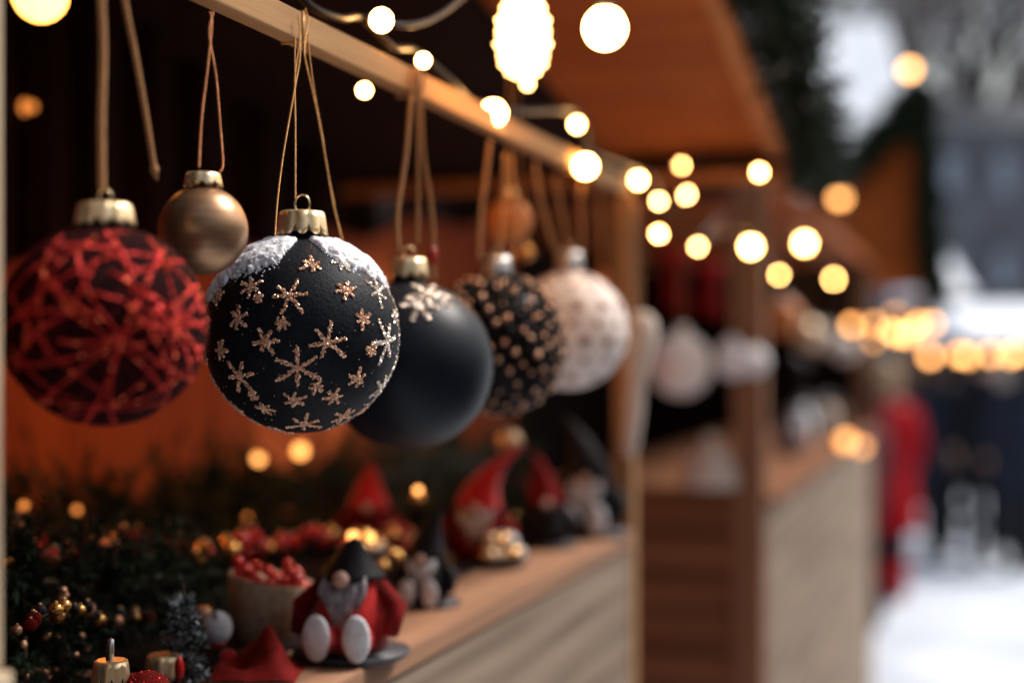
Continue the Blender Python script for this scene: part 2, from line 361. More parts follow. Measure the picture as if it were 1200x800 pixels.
def garland(name, label, pts, rad, dens, needle=0.03, wdt=0.002, cat='garland', snowy=0.0, group=None, mats=('stem', 'needle')):
    pts = resample(spline(pts, 6), dens); g = thing(name, label, cat, pts[0], group)
    s_, f_, z_ = MB(), MB(), MB(); s_.tube(pts, rad*0.12, 6); rnd = random.Random(len(pts))
    for i, p in enumerate(pts):
        t = (pts[min(i+1, len(pts)-1)]-pts[max(i-1, 0)]).normalized()
        for k in range(5):
            q = rnd.uniform(0, 6.28); a = t.orthogonal().normalized(); b = t.cross(a)
            d = (a*math.cos(q)+b*math.sin(q))+t*rnd.uniform(-0.7, 0.7)-UP*0.2
            spray(s_, f_, p, d, rad*rnd.uniform(0.55, 1.15), needle, 26, rnd, z_, snowy, wdt)
    s_.build('branch', mats[0], g); f_.build('needles', mats[1], g, smooth=False)
    if snowy and z_.v: z_.build('frosting', 'snow', g, smooth=False)
    return g
pA = S(uA, vA-0.03, zA+0.02)
garland('fir_garland', 'dark green fir garland along the near roof edge above the orange boards',
        [S(1.0, vA-0.06, roof_z(1.0)+0.03), S(1.6, vA-0.06, roof_z(1.6)+0.03), S(2.1, vA-0.06, roof_z(2.1)+0.02), S(uA+0.02, vA-0.06, zA+0.0)], 0.07, 170, 0.026, 0.003, snowy=0.01)

# ------------------------------------------------------------------ ornaments
def cap(m, c, r, h, petals=12, seg=8, flare=1.15):
    c = Vector(c); nu = petals*seg; rows = [(0.0, 1), (0.75, 1), (0.95, 0.97), (1.0, 0.86), (1.0, 0.80), (1.0, 0)]
    lev = [(0, 1.0), (0.25, 0.9), (0.5, 0.7), (0.75, 0.4)]
    vs = []; fs = []
    prof = []
    for j in range(5): prof.append((1+(flare-1)*(1-j/4.0), j/4.0, 1-j/4.0))      # (radius factor, height factor, how scalloped)
    prof += [(0.99, 1.0, 0), (0.93, 1.04, 0), (0.80, 1.045, 0), (0.4, 1.04, 0)]
    for (rf, hf, sc) in prof:
        for i in range(nu):
            a = 2*math.pi*i/nu; ph = (i % seg)/seg; pet = abs(math.sin(math.pi*ph))
            flute = 1+0.09*(pet-0.5)*(1 if hf < 1 else 0.3)
            z = h*hf; 
            if sc > 0: z = h*(1-(sc)*(0.62+0.46*math.sqrt(pet)))
            vs.append(c+Vector((r*rf*flute*math.cos(a), r*rf*flute*math.sin(a), z)))
    for j in range(len(prof)-1):
        for i in range(nu):
            a = j*nu+i; b = j*nu+(i+1) % nu; fs.append((a, b, b+nu, a+nu))
    k = (len(prof)-1)*nu; fs.append(tuple(range(k, k+nu)))
    m.add(vs, fs); return m
def ball_profile(Rr, neck=0.19, top=1.06, n=40):
    pr = []
    for i in range(n+1):
        t = -math.pi/2+math.pi*i/n; r = math.cos(t)*Rr; z = math.sin(t)*Rr
        if r < neck*Rr and z > 0: break
        pr.append((max(r, 1e-5), z))
    pr += [(neck*Rr*0.97, Rr*(1.0)), (neck*Rr*0.95, Rr*top)]
    return pr
def ornament(label, c, Rr, body, capmat='gold', capr=0.22, caph=0.21, ring=True, group='baubles hanging from the beam', petals=12, name='hanging_bauble', cord=None, cordmat='jute', capz=1.04, seg=64, ringr=0.085):
    c = Vector(c); g = thing(name, label, 'christmas bauble', c-UP*Rr, group)
    MB().lathe(ball_profile(Rr), c, seg).build('ball', body, g)
    cp = MB(); cap(cp, c+UP*Rr*capz, capr*Rr, caph*Rr, petals); co = cp.build('cap', capmat, g)
    so = co.modifiers.new('s', 'SOLIDIFY'); so.thickness = 0.0006
    if ring:
        rc = c+UP*Rr*(capz+caph+ringr*0.95); pts = [rc+Vector((math.cos(a)*ringr*Rr*0.85, math.sin(a*1)*0.0, math.sin(a)*ringr*Rr*1.05)) for a in [2*math.pi*i/20 for i in range(20)]]
        MB().tube(pts, max(0.0006, Rr*0.011), 6, True).build('ring', 'ringwire', co)
    if cord:
        m = MB()
        for (pts, r, pitch) in cord: m.twist(pts, r, pitch, 2, 5, 8)
        m.build('cord', cordmat, g)
    return g
# --- the sharp snow-dusted bauble
MC = W(354, 393, -0.002); MR = 304*0.375*MC.y/F
V1 = -0.004
def w(px, py, v=V1): return W(px, py, v)
g = ornament('matte black bauble with copper glitter snowflakes and snow on its shoulders', MC, MR, 'matteblack', capr=0.225, caph=0.225, petals=11,
    cord=[([w(350, 18), w(351, 48), w(345.5, 90), w(346, 150), w(346, 232)], 0.0006, 0.003),
          ([w(352, 40), w(351, 70), w(346, 100), w(332, 180), w(325, 235), w(322, 276)], 0.00065, 0.003),
          ([w(357, 40), w(357, 66), w(367, 110), w(378, 165), w(390, 235), w(402, 284)], 0.00065, 0.003),
          ([w(361, 40), w(363, 66), w(369, 110), w(378, 160), w(382, 190), w(392, 240)], 0.0005, 0.003),
          ([w(346, 44), w(345.5, 70), w(346, 100)], 0.0005, 0.003),
          ([w(358, 10), w(361, 24), w(358, 44), w(357, 66)], 0.0005, 0.003)], cordmat='goldstr', ringr=0.09)
wv = (Vector((0, 0, CAMZ))-MC).normalized(); rv = Vector((0, 0, 1)).cross(wv).normalized(); uvv = wv.cross(rv)
def on_ball(zx, zy, lift=0.0):
    dx = (zx-358)/303*0.997; dy = (461-zy)/303*0.997; q = dx*dx+dy*dy
    if q > 0.985: k = math.sqrt(0.985/q); dx *= k; dy *= k; q = 0.985
    return (rv*dx+uvv*dy+wv*math.sqrt(1-q))
def flake(dirv, size, rot, mat, arms=6, fat=1.0, skip=()):
    e1 = (rv - dirv*rv.dot(dirv)); e1 = e1.normalized(); e2 = dirv.cross(e1)
    m = MB(); rnd = random.Random(int(size*1000)+int(rot*77)+int(dirv.x*999))
    def put(x, y, r):
        q = (dirv*MR+e1*x+e2*y).normalized(); m.nug(MC+q*(MR+r*0.25), r, rnd)
    A = size*1.1*MR/303
    for k in range(arms):
        a = rot+2*math.pi*k/arms+rnd.uniform(-0.16, 0.16); L = A*rnd.uniform(0.68, 1.1); n = max(3, int(L/0.0011))
        for i in range(n):
            t = (i+0.7)/n; wd = 0.00115*fat*(1.15-0.35*abs(t-0.55)*2)
            for j in range(3):
                o = rnd.uniform(-wd, wd)
                put(L*t*math.cos(a)-o*math.sin(a), L*t*math.sin(a)+o*math.cos(a), rnd.uniform(0.0007, 0.00125))
        if size > 64 and k % 2:
            for sgn in (-1, 1):
                for i in range(3):
                    t = 0.62; b = a+sgn*0.9; l2 = 0.0011*(i+1)
                    put(L*t*math.cos(a)+l2*math.cos(b), L*t*math.sin(a)+l2*math.sin(b), 0.0006)
    for i in range(8): put(rnd.gauss(0, 0.001), rnd.gauss(0, 0.001), 0.0009)
    m.build('snowflake', mat, g, smooth=False)
FL = [(208, 318, 38, .3), (322, 345, 62, .15), (386, 252, 34, .6), (480, 242, 38, .2), (487, 325, 34, .5), (585, 325, 52, .9), (172, 412, 34, .4), (252, 478, 38, .1),
      (430, 480, 62, .25), (535, 412, 30, .5), (612, 480, 68, .1), (345, 555, 68, .55), (120, 505, 30, .2), (175, 582, 58, .35), (333, 652, 34, .5), (452, 645, 32, .0),
      (522, 590, 33, .3), (250, 680, 28, .2), (596, 622, 46, .7), (363, 728, 56, .4), (480, 708, 42, .1), (158, 682, 32, .6), (110, 345, 26, .1), (275, 748, 26, .3),
      (72, 430, 26, .5), (66, 520, 26, .2), (640, 400, 30, .4), (86, 600, 30, .4), (400, 612, 22, .2), (560, 505, 24, .5), (300, 425, 22, .1), (120, 648, 20, .3), (545, 690, 24, .6),  (215, 640, 18, .3), (310, 770, 20, .1), (210, 730, 20, .2), (232, 350, 18, .3)]
for (x, y, s_, r_) in FL: flake(on_ball(x, y), s_, r_, 'palegl' if (x > 560 or (x > 440 and y < 270)) else 'copper')
rnd = random.Random(3)
for k in range(26):   # flakes round the back, as on the front
    q = Vector((rnd.gauss(0, 1), rnd.gauss(0, 1), rnd.gauss(0, 0.7))).normalized()
    if q.dot(wv) < -0.12 and q.z < 0.7: flake(q, rnd.uniform(28, 60), rnd.uniform(0, 1), 'copper')
m = MB()    # glitter dribble down the right-hand limb
for pts in ([(590, 262), (622, 318), (650, 380), (657, 460), (648, 540), (612, 610), (560, 672), (500, 722), (430, 750)], [(640, 560), (600, 630), (545, 690)]):
    for a, b in zip(pts, pts[1:]):
        for i in range(34):
            t = i/34; x = a[0]+(b[0]-a[0])*t+rnd.gauss(0, 2.2); y = a[1]+(b[1]-a[1])*t+rnd.gauss(0, 2.2)
            if rnd.random() < 0.8: m.nug(MC+on_ball(x, y)*(MR+0.0003), rnd.uniform(0.0004, 0.0009), rnd)
m.build('glitter_trail', 'palegl', g, smooth=False)
m = MB()
for k in range(260):
    q = Vector((rnd.gauss(0, 1), rnd.gauss(0, 1), rnd.gauss(0, 1))).normalized()
    if q.z < 0.75: m.nug(MC+q*(MR+0.0001), rnd.uniform(0.00025, 0.0006), rnd)
m.build('stray_glitter', 'copper', g, smooth=False)
# snow on the shoulders
def lim(ph):      # ph: degrees, 0 faces the camera, + to the right
    tab = [(-180, 48), (-120, 58), (-90, 68), (-72, 61), (-58, 50), (-44, 46), (-28, 46), (-19, 40), (-12, 22), (-7, 4), (0, 0), (9, 0), (15, 14), (22, 30), (32, 40), (48, 45), (70, 50), (90, 54), (120, 50), (180, 48)]
    for (a, x), (b, y) in zip(tab, tab[1:]):
        if a <= ph <= b: return x+(y-x)*(ph-a)/(b-a)
hx = Vector((wv.x, wv.y, 0)).normalized(); hr = UP.cross(hx)
m = MB(); NP, NT = 420, 90; idx = {}; vs = []; 
def snow_h(ph, th):
    q = hx*math.cos(R(ph))*math.sin(R(th))+hr*math.sin(R(ph))*math.sin(R(th))+UP*math.cos(R(th))
    L = lim(ph)*1.08+1.5+5.5*noise.noise(q*9)+5*noise.noise(q*26)+3*noise.noise(q*70)
    e = (L-th)/9.0; i = (th-16)/3.0
    if e <= 0 or i <= 0 or lim(ph) < 6: return q, -1
    t = min(1, e)**0.5*min(1, i)**0.5
    return q, 0.0042*t*(0.85+0.35*noise.noise(q*11)+0.10*noise.noise(q*48)+0.05*noise.noise(q*120))
H = {}
for i in range(NP):
    for j in range(NT):
        H[i, j] = snow_h(-180+360*i/NP, 13+58*j/NT)
def vid(i, j):
    i %= NP
    if (i, j) not in idx:
        q, h = H[i, j]; idx[i, j] = len(vs); vs.append(MC+q*(MR+(h if h > 0 else -0.0006)))
    return idx[i, j]
fs = []
for i in range(NP):
    for j in range(NT-1):
        if max(H[i, j][1], H[(i+1) % NP, j][1], H[i, j+1][1], H[(i+1) % NP, j+1][1]) > 0: fs.append((vid(i, j), vid(i, j+1), vid(i+1, j+1), vid(i+1, j)))
m.add(vs, fs)
for k in range(900):
    ph = rnd.uniform(-180, 180); th = lim(ph)+abs(rnd.gauss(0, 5))-1
    if lim(ph) < 26: continue
    q = hx*math.cos(R(ph))*math.sin(R(th))+hr*math.sin(R(ph))*math.sin(R(th))+UP*math.cos(R(th)); m.nug(MC+q*(MR+0.0002), rnd.uniform(0.0003, 0.0009), rnd)
m.build('snow_dusting', 'flock', g)

def wrap(px, r, mat, parent):
    u = uv_of(W(px, 300, 0))[0]; a, b_ = 0.0-r, 0.016+r; z0, z1 = BB-r, BT+r
    for k, du in enumerate((0, 2.2*r)):
        MB().tube([S(u+du, a, z0), S(u+du+r, a, z1), S(u+du+r*1.5, b_, z1), S(u+du+r, b_, z0)], r, 6, True).build('cord_wrap', mat, parent)
wrap(354, 0.0006, 'goldstr', g)
# --- bronze bauble
c = W(238, 270, -0.002); rr = 52*c.y/F
ornament('small plain bronze brushed bauble', c, rr, 'bronze', capr=0.37, caph=0.28, petals=9, ring=False, capz=1.0,
    cord=[([w(246, 14), w(248, 30), w(243, 80), w(236, 140), w(233, 196)], 0.0007, 0.003), ([w(250, 14), w(245, 40), w(253, 90), w(258, 150), w(261, 192), w(257, 202)], 0.0007, 0.003)], cordmat='redjute')
# --- red glitter bauble
c = W(123, 381, -0.002); rr = 118*c.y/F; RC, RRr = c, rr
g = ornament('large dark bauble wrapped in red glitter threads', c, rr, 'maroon', capr=0.25, caph=0.20, petals=12, capz=1.0, ringr=0.075,
    cord=[([w(119, -80), w(119, 0), w(121, 60), w(119, 140), w(119.5, 222)], 0.0021, 0.006)], cordmat='jute')
wr = (Vector((0, 0, CAMZ))-c).normalized(); rr_ = UP.cross(wr).normalized(); ur = wr.cross(rr_)
m = MB(); sp = MB(); rnd = random.Random(12)
def arc(p, q, n=70, bow=0.0):
    a = Vector(p); b = Vector(q)
    for i in range(n):
        t = i/(n-1); d = (a.lerp(b, t)+a.cross(b).normalized()*bow*math.sin(math.pi*t)).normalized()
        for j in range(4):
            o = Vector((rnd.gauss(0, 1), rnd.gauss(0, 1), rnd.gauss(0, 1)))*0.0078; x = (d+o).normalized()
            m.nug(RC+x*(RRr+0.0001), rnd.uniform(0.00035, 0.00085), rnd)
        if rnd.random() < 0.06: sp.nug(RC+(d+o).normalized()*(RRr+0.0006), 0.0012, rnd)
def rd(x, y):  # position on the face, in radii
    q = min(0.96, x*x+y*y); k = math.sqrt(q/(x*x+y*y+1e-9)); return rr_*x*k+ur*y*k+wr*math.sqrt(1-q)
L_ = [((-.80, .05), (-.1, .58)), ((-.1, .58), (.55, .62)), ((.55, .62), (.93, .1)), ((-.95, -.1), (-.3, .12)), ((-.3, .12), (-.8, -.42)), ((-.3, .12), (.55, -.62)), ((-.6, .55), (-.3, .12)),
      ((-.25, .7), (.15, -.1)), ((.15, -.1), (.1, -.95)), ((.15, -.1), (.9, .42)), ((.15, -.1), (.85, -.55)), ((.15, -.1), (.55, .75)), ((-.75, -.6), (.3, -.72)), ((.3, -.72), (.9, -.2)),
      ((-.9, -.3), (.15, -.1)), ((.4, .0), (.97, .05)), ((.3, .35), (.8, -.5)), ((-.1, .58), (-.3, .12)), ((-.6, -.75), (.15, -.1)), ((.15, -.1), (-.4, -.15)), ((.0, .9), (.25, .3)), ((-.2, -.95), (.15, -.1)),
      ((-.55, .7), (.3, .5)), ((.3, .5), (.75, .62)), ((.2, .2), (.5, -.85)), ((-.5, .45), (-.05, .05))]
L_ += [((-.9, .2), (.1, .75)), ((-.7, -.2), (.2, .9)), ((.9, -.35), (-.1, .3)), ((-.4, -.85), (.7, .2)), ((.05, .5), (.95, -.05)), ((-.85, -.2), (.6, -.7)), ((-.05, -.6), (-.85, .3)), ((.4, .85), (.6, -.5)), ((-.4, .85), (-.5, -.3)), ((.0, -.3), (.9, .3))]
for a, b in L_: arc(rd(*a), rd(*b), 64, rnd.uniform(-0.10, 0.10))
for k in range(26):
    a = Vector((rnd.gauss(0, 1), rnd.gauss(0, 1), rnd.gauss(0, 1))).normalized(); b = (a+Vector((rnd.gauss(0, 1), rnd.gauss(0, 1), rnd.gauss(0, 1)))*0.7).normalized()
    if a.dot(wr) < 0.0 and b.dot(wr) < 0.15: arc(a, b, 60)
dst = MB()
for k in range(5200):
    x = Vector((rnd.gauss(0, 1), rnd.gauss(0, 1), rnd.gauss(0, 1))).normalized()
    if x.z < 0.93: dst.nug(RC+x*RRr, rnd.uniform(0.0003, 0.0007), rnd)
dst.build('glitter_dust', 'wine', g, smooth=False)
m.build('glitter_threads', 'redgl', g, smooth=False); sp.build('sequins', 'redsp', g, smooth=False)
m = MB(); m.ball(w(181, 199), 0.0026, 10, 7, (1, 1, 1.3)); m.twist([w(181, 198), w(182, 206), w(184, 211)], 0.0008, 0.003, 2, 4, 4); m.twist([w(181, 198), w(180, 207)], 0.0007, 0.003, 2, 4); m.twist([w(141, -60), w(146, 0), w(158, 62), w(170, 130), w(181, 200)], 0.0016, 0.005, 2, 5, 8)
tag(m.build('loose_cord', 'jute'), 'loose tan cord end dangling between the red and bronze baubles', 'cord')
# --- navy bauble
c = W(479, 428, -0.002); rr = 99*c.y/F; NC, NRr = c, rr
g = ornament('satin dark navy bauble with one glitter snowflake near its cap', c, rr, 'navy', capr=0.20, caph=0.22, petals=9, ringr=0.075,
    cord=[([w(488, 78), w(482, 112), w(476, 180), w(466, 250), w(467, 294)], 0.0019, 0.006), ([w(491, 80), w(489, 120), w(490, 190), w(489, 285)], 0.0017, 0.006),
          ([w(486, 80), w(493, 118), w(496, 180), w(506, 250), w(508, 330)], 0.0019, 0.006), ([w(481, 84), w(480, 104), w(488, 118)], 0.0012, 0.005), ([w(496, 84), w(496, 104), w(489, 118)], 0.0012, 0.005)])
wrap(487, 0.0016, 'jute', g)
MR0, MC0, rv0, g0 = MR, MC, rv, g
wn = (Vector((0, 0, CAMZ))-c).normalized(); rn = UP.cross(wn).normalized(); un = wn.cross(rn)
MR, MC, rv = NRr, NC, rn
d0 = (rn*0.24+un*0.80+wn*0.5).normalized(); flake(d0, 92, 0.5, 'palegl', fat=1.7)
d0 = (rn*0.10+un*0.66+wn*0.7).normalized(); flake(d0, 66, 0.2, 'palegl', fat=1.5)
MR, MC, rv = MR0, MC0, rv0
bd = MB().ball(w(507, 300), 0.004, 12, 8, (1, 1, 2.2)); bd.build('bead', 'berry', g)
# --- beaded bauble
c = W(582, 403, -0.002); rr = 78*c.y/F
g = ornament('black bauble studded all over with copper beads', c, rr, 'blackbead', 'silver', capr=0.20, caph=0.26, petals=9, ringr=0.07,
    cord=[([w(574, 165), w(570, 200), w(563, 260), w(562, 305)], 0.002, 0.007), ([w(592, 180), w(590, 230), w(586, 290)], 0.002, 0.007), ([w(599, 182), w(601, 220), w(604, 280), w(600, 306)], 0.002, 0.007)])
m = MB(); k2 = MB(); n = 620; rnd = random.Random(5)
for i in range(n):
    z = 1-2*(i+0.5)/n; a = i*2.39996; q = Vector((math.sqrt(1-z*z)*math.cos(a), math.sqrt(1-z*z)*math.sin(a), z))
    if z > 0.96: continue
    k2.ball(c+q*(rr+0.0012), 0.0036*rnd.uniform(0.8, 1.45), 7, 5)
for i in range(230):
    z = 1-2*(i+0.5)/230; a = i*2.39996+0.3; q = Vector((math.sqrt(1-z*z)*math.cos(a), math.sqrt(1-z*z)*math.sin(a), z))
    q = (q+Vector((rnd.gauss(0, 1), rnd.gauss(0, 1), rnd.gauss(0, 1)))*0.035).normalized()
    if z < 0.95: m.ball(c+q*(rr+rnd.uniform(0.002, 0.0045)), 0.0030*rnd.uniform(0.6, 1.25), 10, 7)
m.build('copper_beading', 'bead', g); k2.build('black_beading', 'blackbead', g)
# --- lace bauble
c = W(667, 387, -0.002); rr = 69*c.y/F
g = ornament('ivory white bauble with brown dotted lace pattern', c, rr, 'lace', 'silver', capr=0.2, caph=0.28, petals=9, ringr=0.07,
    cord=[([w(627, 190), w(632, 230), w(650, 290), w(668, 310)], 0.0024, 0.008), ([w(652, 205), w(656, 240), w(668, 300)], 0.002, 0.008), ([w(680, 215), w(681, 250), w(682, 300)], 0.0022, 0.008)])
m = MB()
for row, zz in enumerate((-0.8, -0.5, -0.2, 0.1, 0.4, 0.7, 0.88)):
    rr2 = math.sqrt(1-zz*zz); cnt = max(5, int(rr2*15))
    for i in range(cnt):
        a = 2*math.pi*(i+0.5*(row % 2))/cnt; q = Vector((rr2*math.cos(a), rr2*math.sin(a), zz)); b = q.to_track_quat('Z', 'Y').to_matrix()
        big = 0.0066 if row % 2 == 0 else 0.0046
        m.ball(c+q*rr, big, 12, 6, (1, 1, 0.16), b)
        for t in range(0): 
            e = b @ Vector((math.cos(t*1.047)*0.0125, math.sin(t*1.047)*0.0125, 0)); m.ball(c+(q*rr+e).normalized()*rr, 0.0026, 7, 5, (1, 1, 0.3), b)
m.build('lace_dots', 'lacedot', g)
# --- amber bauble behind, on a cord from the rafter
c = W(597, 258, 0.045); rr = 27*c.y/F
ornament('small amber bauble hanging high behind the beaded and lace baubles', c, rr, 'orangeball', 'gold', capr=0.3, caph=0.3, petals=8, seg=32, cord=[([c+UP*rr*1.3, c+UP*0.16, Vector((c.x, c.y, roof_z(uv_of(c)[0])-0.05))], 0.0012, 0.006)])
c = W(616, 297, 0.05); rr = 9*c.y/F
ornament('tiny gold bauble hanging below the amber one', c, rr, 'goldbead', 'gold', capr=0.35, caph=0.4, petals=8, seg=24, cord=[([c+UP*rr*1.3, c+UP*0.15+N*0.01, c+UP*0.25+N*0.01], 0.0012, 0.006)])
for (px, top, bot, lab) in ((706, 222, 330, 'wooden drop ornament behind the lace bauble'), (724, 232, 350, 'wooden drop ornament next to the orange lit post')):
    c = W(px, bot, 0.05); gg = thing('drop_ornament', lab, 'ornament', c, 'wooden drops at the end of the beam')
    MB().lathe([(0.002, -0.02), (0.010, -0.008), (0.012, 0.004), (0.006, 0.018), (0.002, 0.024)], c, 16).build('drop', 'orangeball', gg)
    MB().twist([c+UP*0.024, W(px-2, (top+bot)/2, 0.04), W(px-5, top, 0.03)], 0.0035, 0.012, 2, 5, 6).build('cord', 'jute', gg)
# --- long white felt drop at the post
c = W(750, 395, -0.02); gg = thing('felt_drop', 'long white felt drop hanging in front of the post beside the lace bauble', 'ornament', W(748, 525, -0.02))
MB().lathe([(0.004, -0.165), (0.011, -0.15), (0.013, -0.10), (0.014, -0.06), (0.021, -0.025), (0.025, 0.005), (0.021, 0.025), (0.008, 0.036)], c, 20, basis=Matrix.Rotation(R(5), 3, 'Y'), lump=0.04).build('felt_body', 'cream', gg)
MB().twist([c+UP*0.034, W(752, 300, -0.01), W(748, 236, -0.004)], 0.0015, 0.006).build('cord', 'jute', gg)

# ------------------------------------------------------------------ lights
def bulb(px, py, Dpx, Z, label, mat='bulb', name='string_light_bulb', group='warm bulbs strung over the stalls', up=UP, socket=True, smin=0.005, cat='light bulb'):
    c = P(px, py, Z); blur = 40*abs(1/0.96-1/Z); b = max(smin, (Dpx-blur)/F*Z/2)
    gg = thing(name, label, cat, c-UP*b, group)
    MB().ball(c, b, 16, 10).build('glass', mat, gg)
    if socket:
        s0 = c+up*b*0.9; MB().tube([s0, s0+up*b*0.9], b*0.5, 10).build('socket', 'cable', gg)
        return gg, s0+up*b*0.9
    return gg, c
B1 = [(447, 24, 33, 1.16, 'lit bulb in black socket resting on the beam above the navy bauble', Vector((-1, 0.1, 0.1))),
      (496, 71, 25, 1.26, 'lit bulb half behind the beam over the navy bauble', Vector((-0.7, 0.3, 0.5))),
      (427, 106, 26, 1.4, 'small lit bulb just under the beam left of the navy cords', UP),
      (578, 133, 42, 1.44, 'lit bulb in front of the beam above the beaded bauble', Vector((-0.8, 0.2, 0.5))),
      (676, 146, 31, 1.75, 'small lit bulb above the beam end', UP),
      (686, 195, 41, 1.72, 'lit bulb on the beam over the lace bauble', UP),
      (748, 211, 34, 2.0, 'lit bulb on top of the post end of the beam', UP),
      (709, 33, 60, 1.35, 'largest round lit bulb under the orange roof', UP)]
ends = []
for (px, py, d_, Z_, lab, up_) in B1:
    e = bulb(px, py, d_, Z_, lab, up=up_.normalized()); ends.append(e[1])
B2 = [(772, 236, 31, 2.35, 'lit bulb low beside the post, middle one of three'), (772, 274, 33, 2.35, 'lit bulb low beside the post, lowest of three'), (798, 194, 30, 2.5, 'lit bulb touching the near eaves rail'),
      (804, 228, 34, 2.5, 'lit bulb just under the near eaves rail bulb'), (818, 289, 33, 2.6, 'lit bulb hanging low in the gap between the stalls'), (880, 289, 42, 2.9, 'large lit bulb above the second stall post'),
      (890, 202, 33, 2.35, 'lit bulb at the outer corner of the near eaves'), (913, 322, 34, 3.3, 'lit bulb low above the second stall counter'), (943, 285, 43, 3.6, 'large lit bulb right of the second stall post'),
      (977, 327, 38, 4.4, 'lit bulb over the far end of the second counter')]
pts2 = []
for (px, py, d_, Z_, lab) in B2:
    pts2.append(bulb(px, py, d_, Z_, lab)[1])
pts2.append(bulb(984, 231, 39, 6.0, 'amber lit bulb in front of the third stall gable', 'farbulb', smin=0.026)[1])
bulb(1066, 82, 35, 6.4, 'pale lit bulb at the top of the snowy gable', 'farbulb', smin=0.026)
bulb(47, -6, 74, 1.25, 'large amber globe inside the stall at its top corner', 'bulbtop', name='amber_globe')
bulb(34, 126, 40, 1.9, 'dim amber globe on the dark shade sheet above the red bauble', 'dim', name='amber_globe')
# unseen globes added to light the back wall
bulb(330, 400, 60, 1.95, 'unseen amber globe added to light the back wall behind the snow dusted bauble', 'fillbulb', name='amber_globe')
bulb(480, 440, 50, 2.3, 'unseen amber globe added to light the back wall behind the navy bauble', 'fillbulb', name='amber_globe')
bulb(92, 400, 60, 1.5, 'unseen amber globe added to light the back wall behind the red bauble', 'fillbulb', name='amber_globe')
# cables
def cable(label, pts, r=0.003): tag(MB().tube(spline(pts, 8), r, 8).build('light_cable', 'cable'), label, 'cable')
cable('black cable lying along the top of the beam', [P(330, -30, 1.05), P(365, 8, 1.08), P(400, 22, 1.12), ends[0], P(460, 55, 1.2), ends[1]+UP*0.004, P(530, 96, 1.35), ends[3], P(610, 130, 1.5), ends[4]+UP*0.004, P(690, 165, 1.75), ends[5], P(720, 190, 1.9), ends[6]], 0.0032)
cable('thin black cable rising from the beam to the roof', [ends[0], P(480, 30, 1.2), P(520, 15, 1.25), P(560, -20, 1.3)], 0.0028)
cable('black cable looping below the near eaves', [ends[6], P(760, 205, 2.2), pts2[0], pts2[1], P(790, 240, 2.4), pts2[3], pts2[2], P(840, 190, 2.6), pts2[6], P(860, 240, 2.7), pts2[4], P(850, 270, 2.8), pts2[5], pts2[7], P(925, 280, 3.4), pts2[8], pts2[9], P(985, 280, 5.0), pts2[10]], 0.002)
cable('black cable holding the large round bulb', [ends[7], P(712, -30, 1.35)], 0.002)
# scalloped lantern
c = P(613, 46, 1.27); gg = thing('scalloped_lantern', 'bright scalloped glass lantern with a round drop hanging from the roof', 'lantern', c-UP*0.04)
m = MB(); nu, nv = 48, 28; vs = []; fs = []
for j in range(nv+1):
    t = math.pi*j/nv
    for i in range(nu):
        a = 2*math.pi*i/nu; r = 0.0215*(math.sin(t)**0.7 if math.sin(t) > 0 else 0)*(1+0.24*math.cos(8*a)*math.cos(11*t))+0.0005
        vs.append(c+Vector((r*math.cos(a), r*math.sin(a), 0.036*math.cos(t)*(1.15 if t < 1.57 else 1.0))))
for j in range(nv):
    for i in range(nu): a = j*nu+i; b = j*nu+(i+1) % nu; fs.append((a, a+nu, b+nu, b))
m.add(vs, fs).build('glass', 'lantern', gg)
MB().ball(c-UP*0.040+Vector((0.004, 0, 0)), 0.0065, 12, 8).build('drop', 'lantern', gg)
MB().tube([c+UP*0.041, c+UP*0.2], 0.0015, 6).build('cable', 'cable', gg)

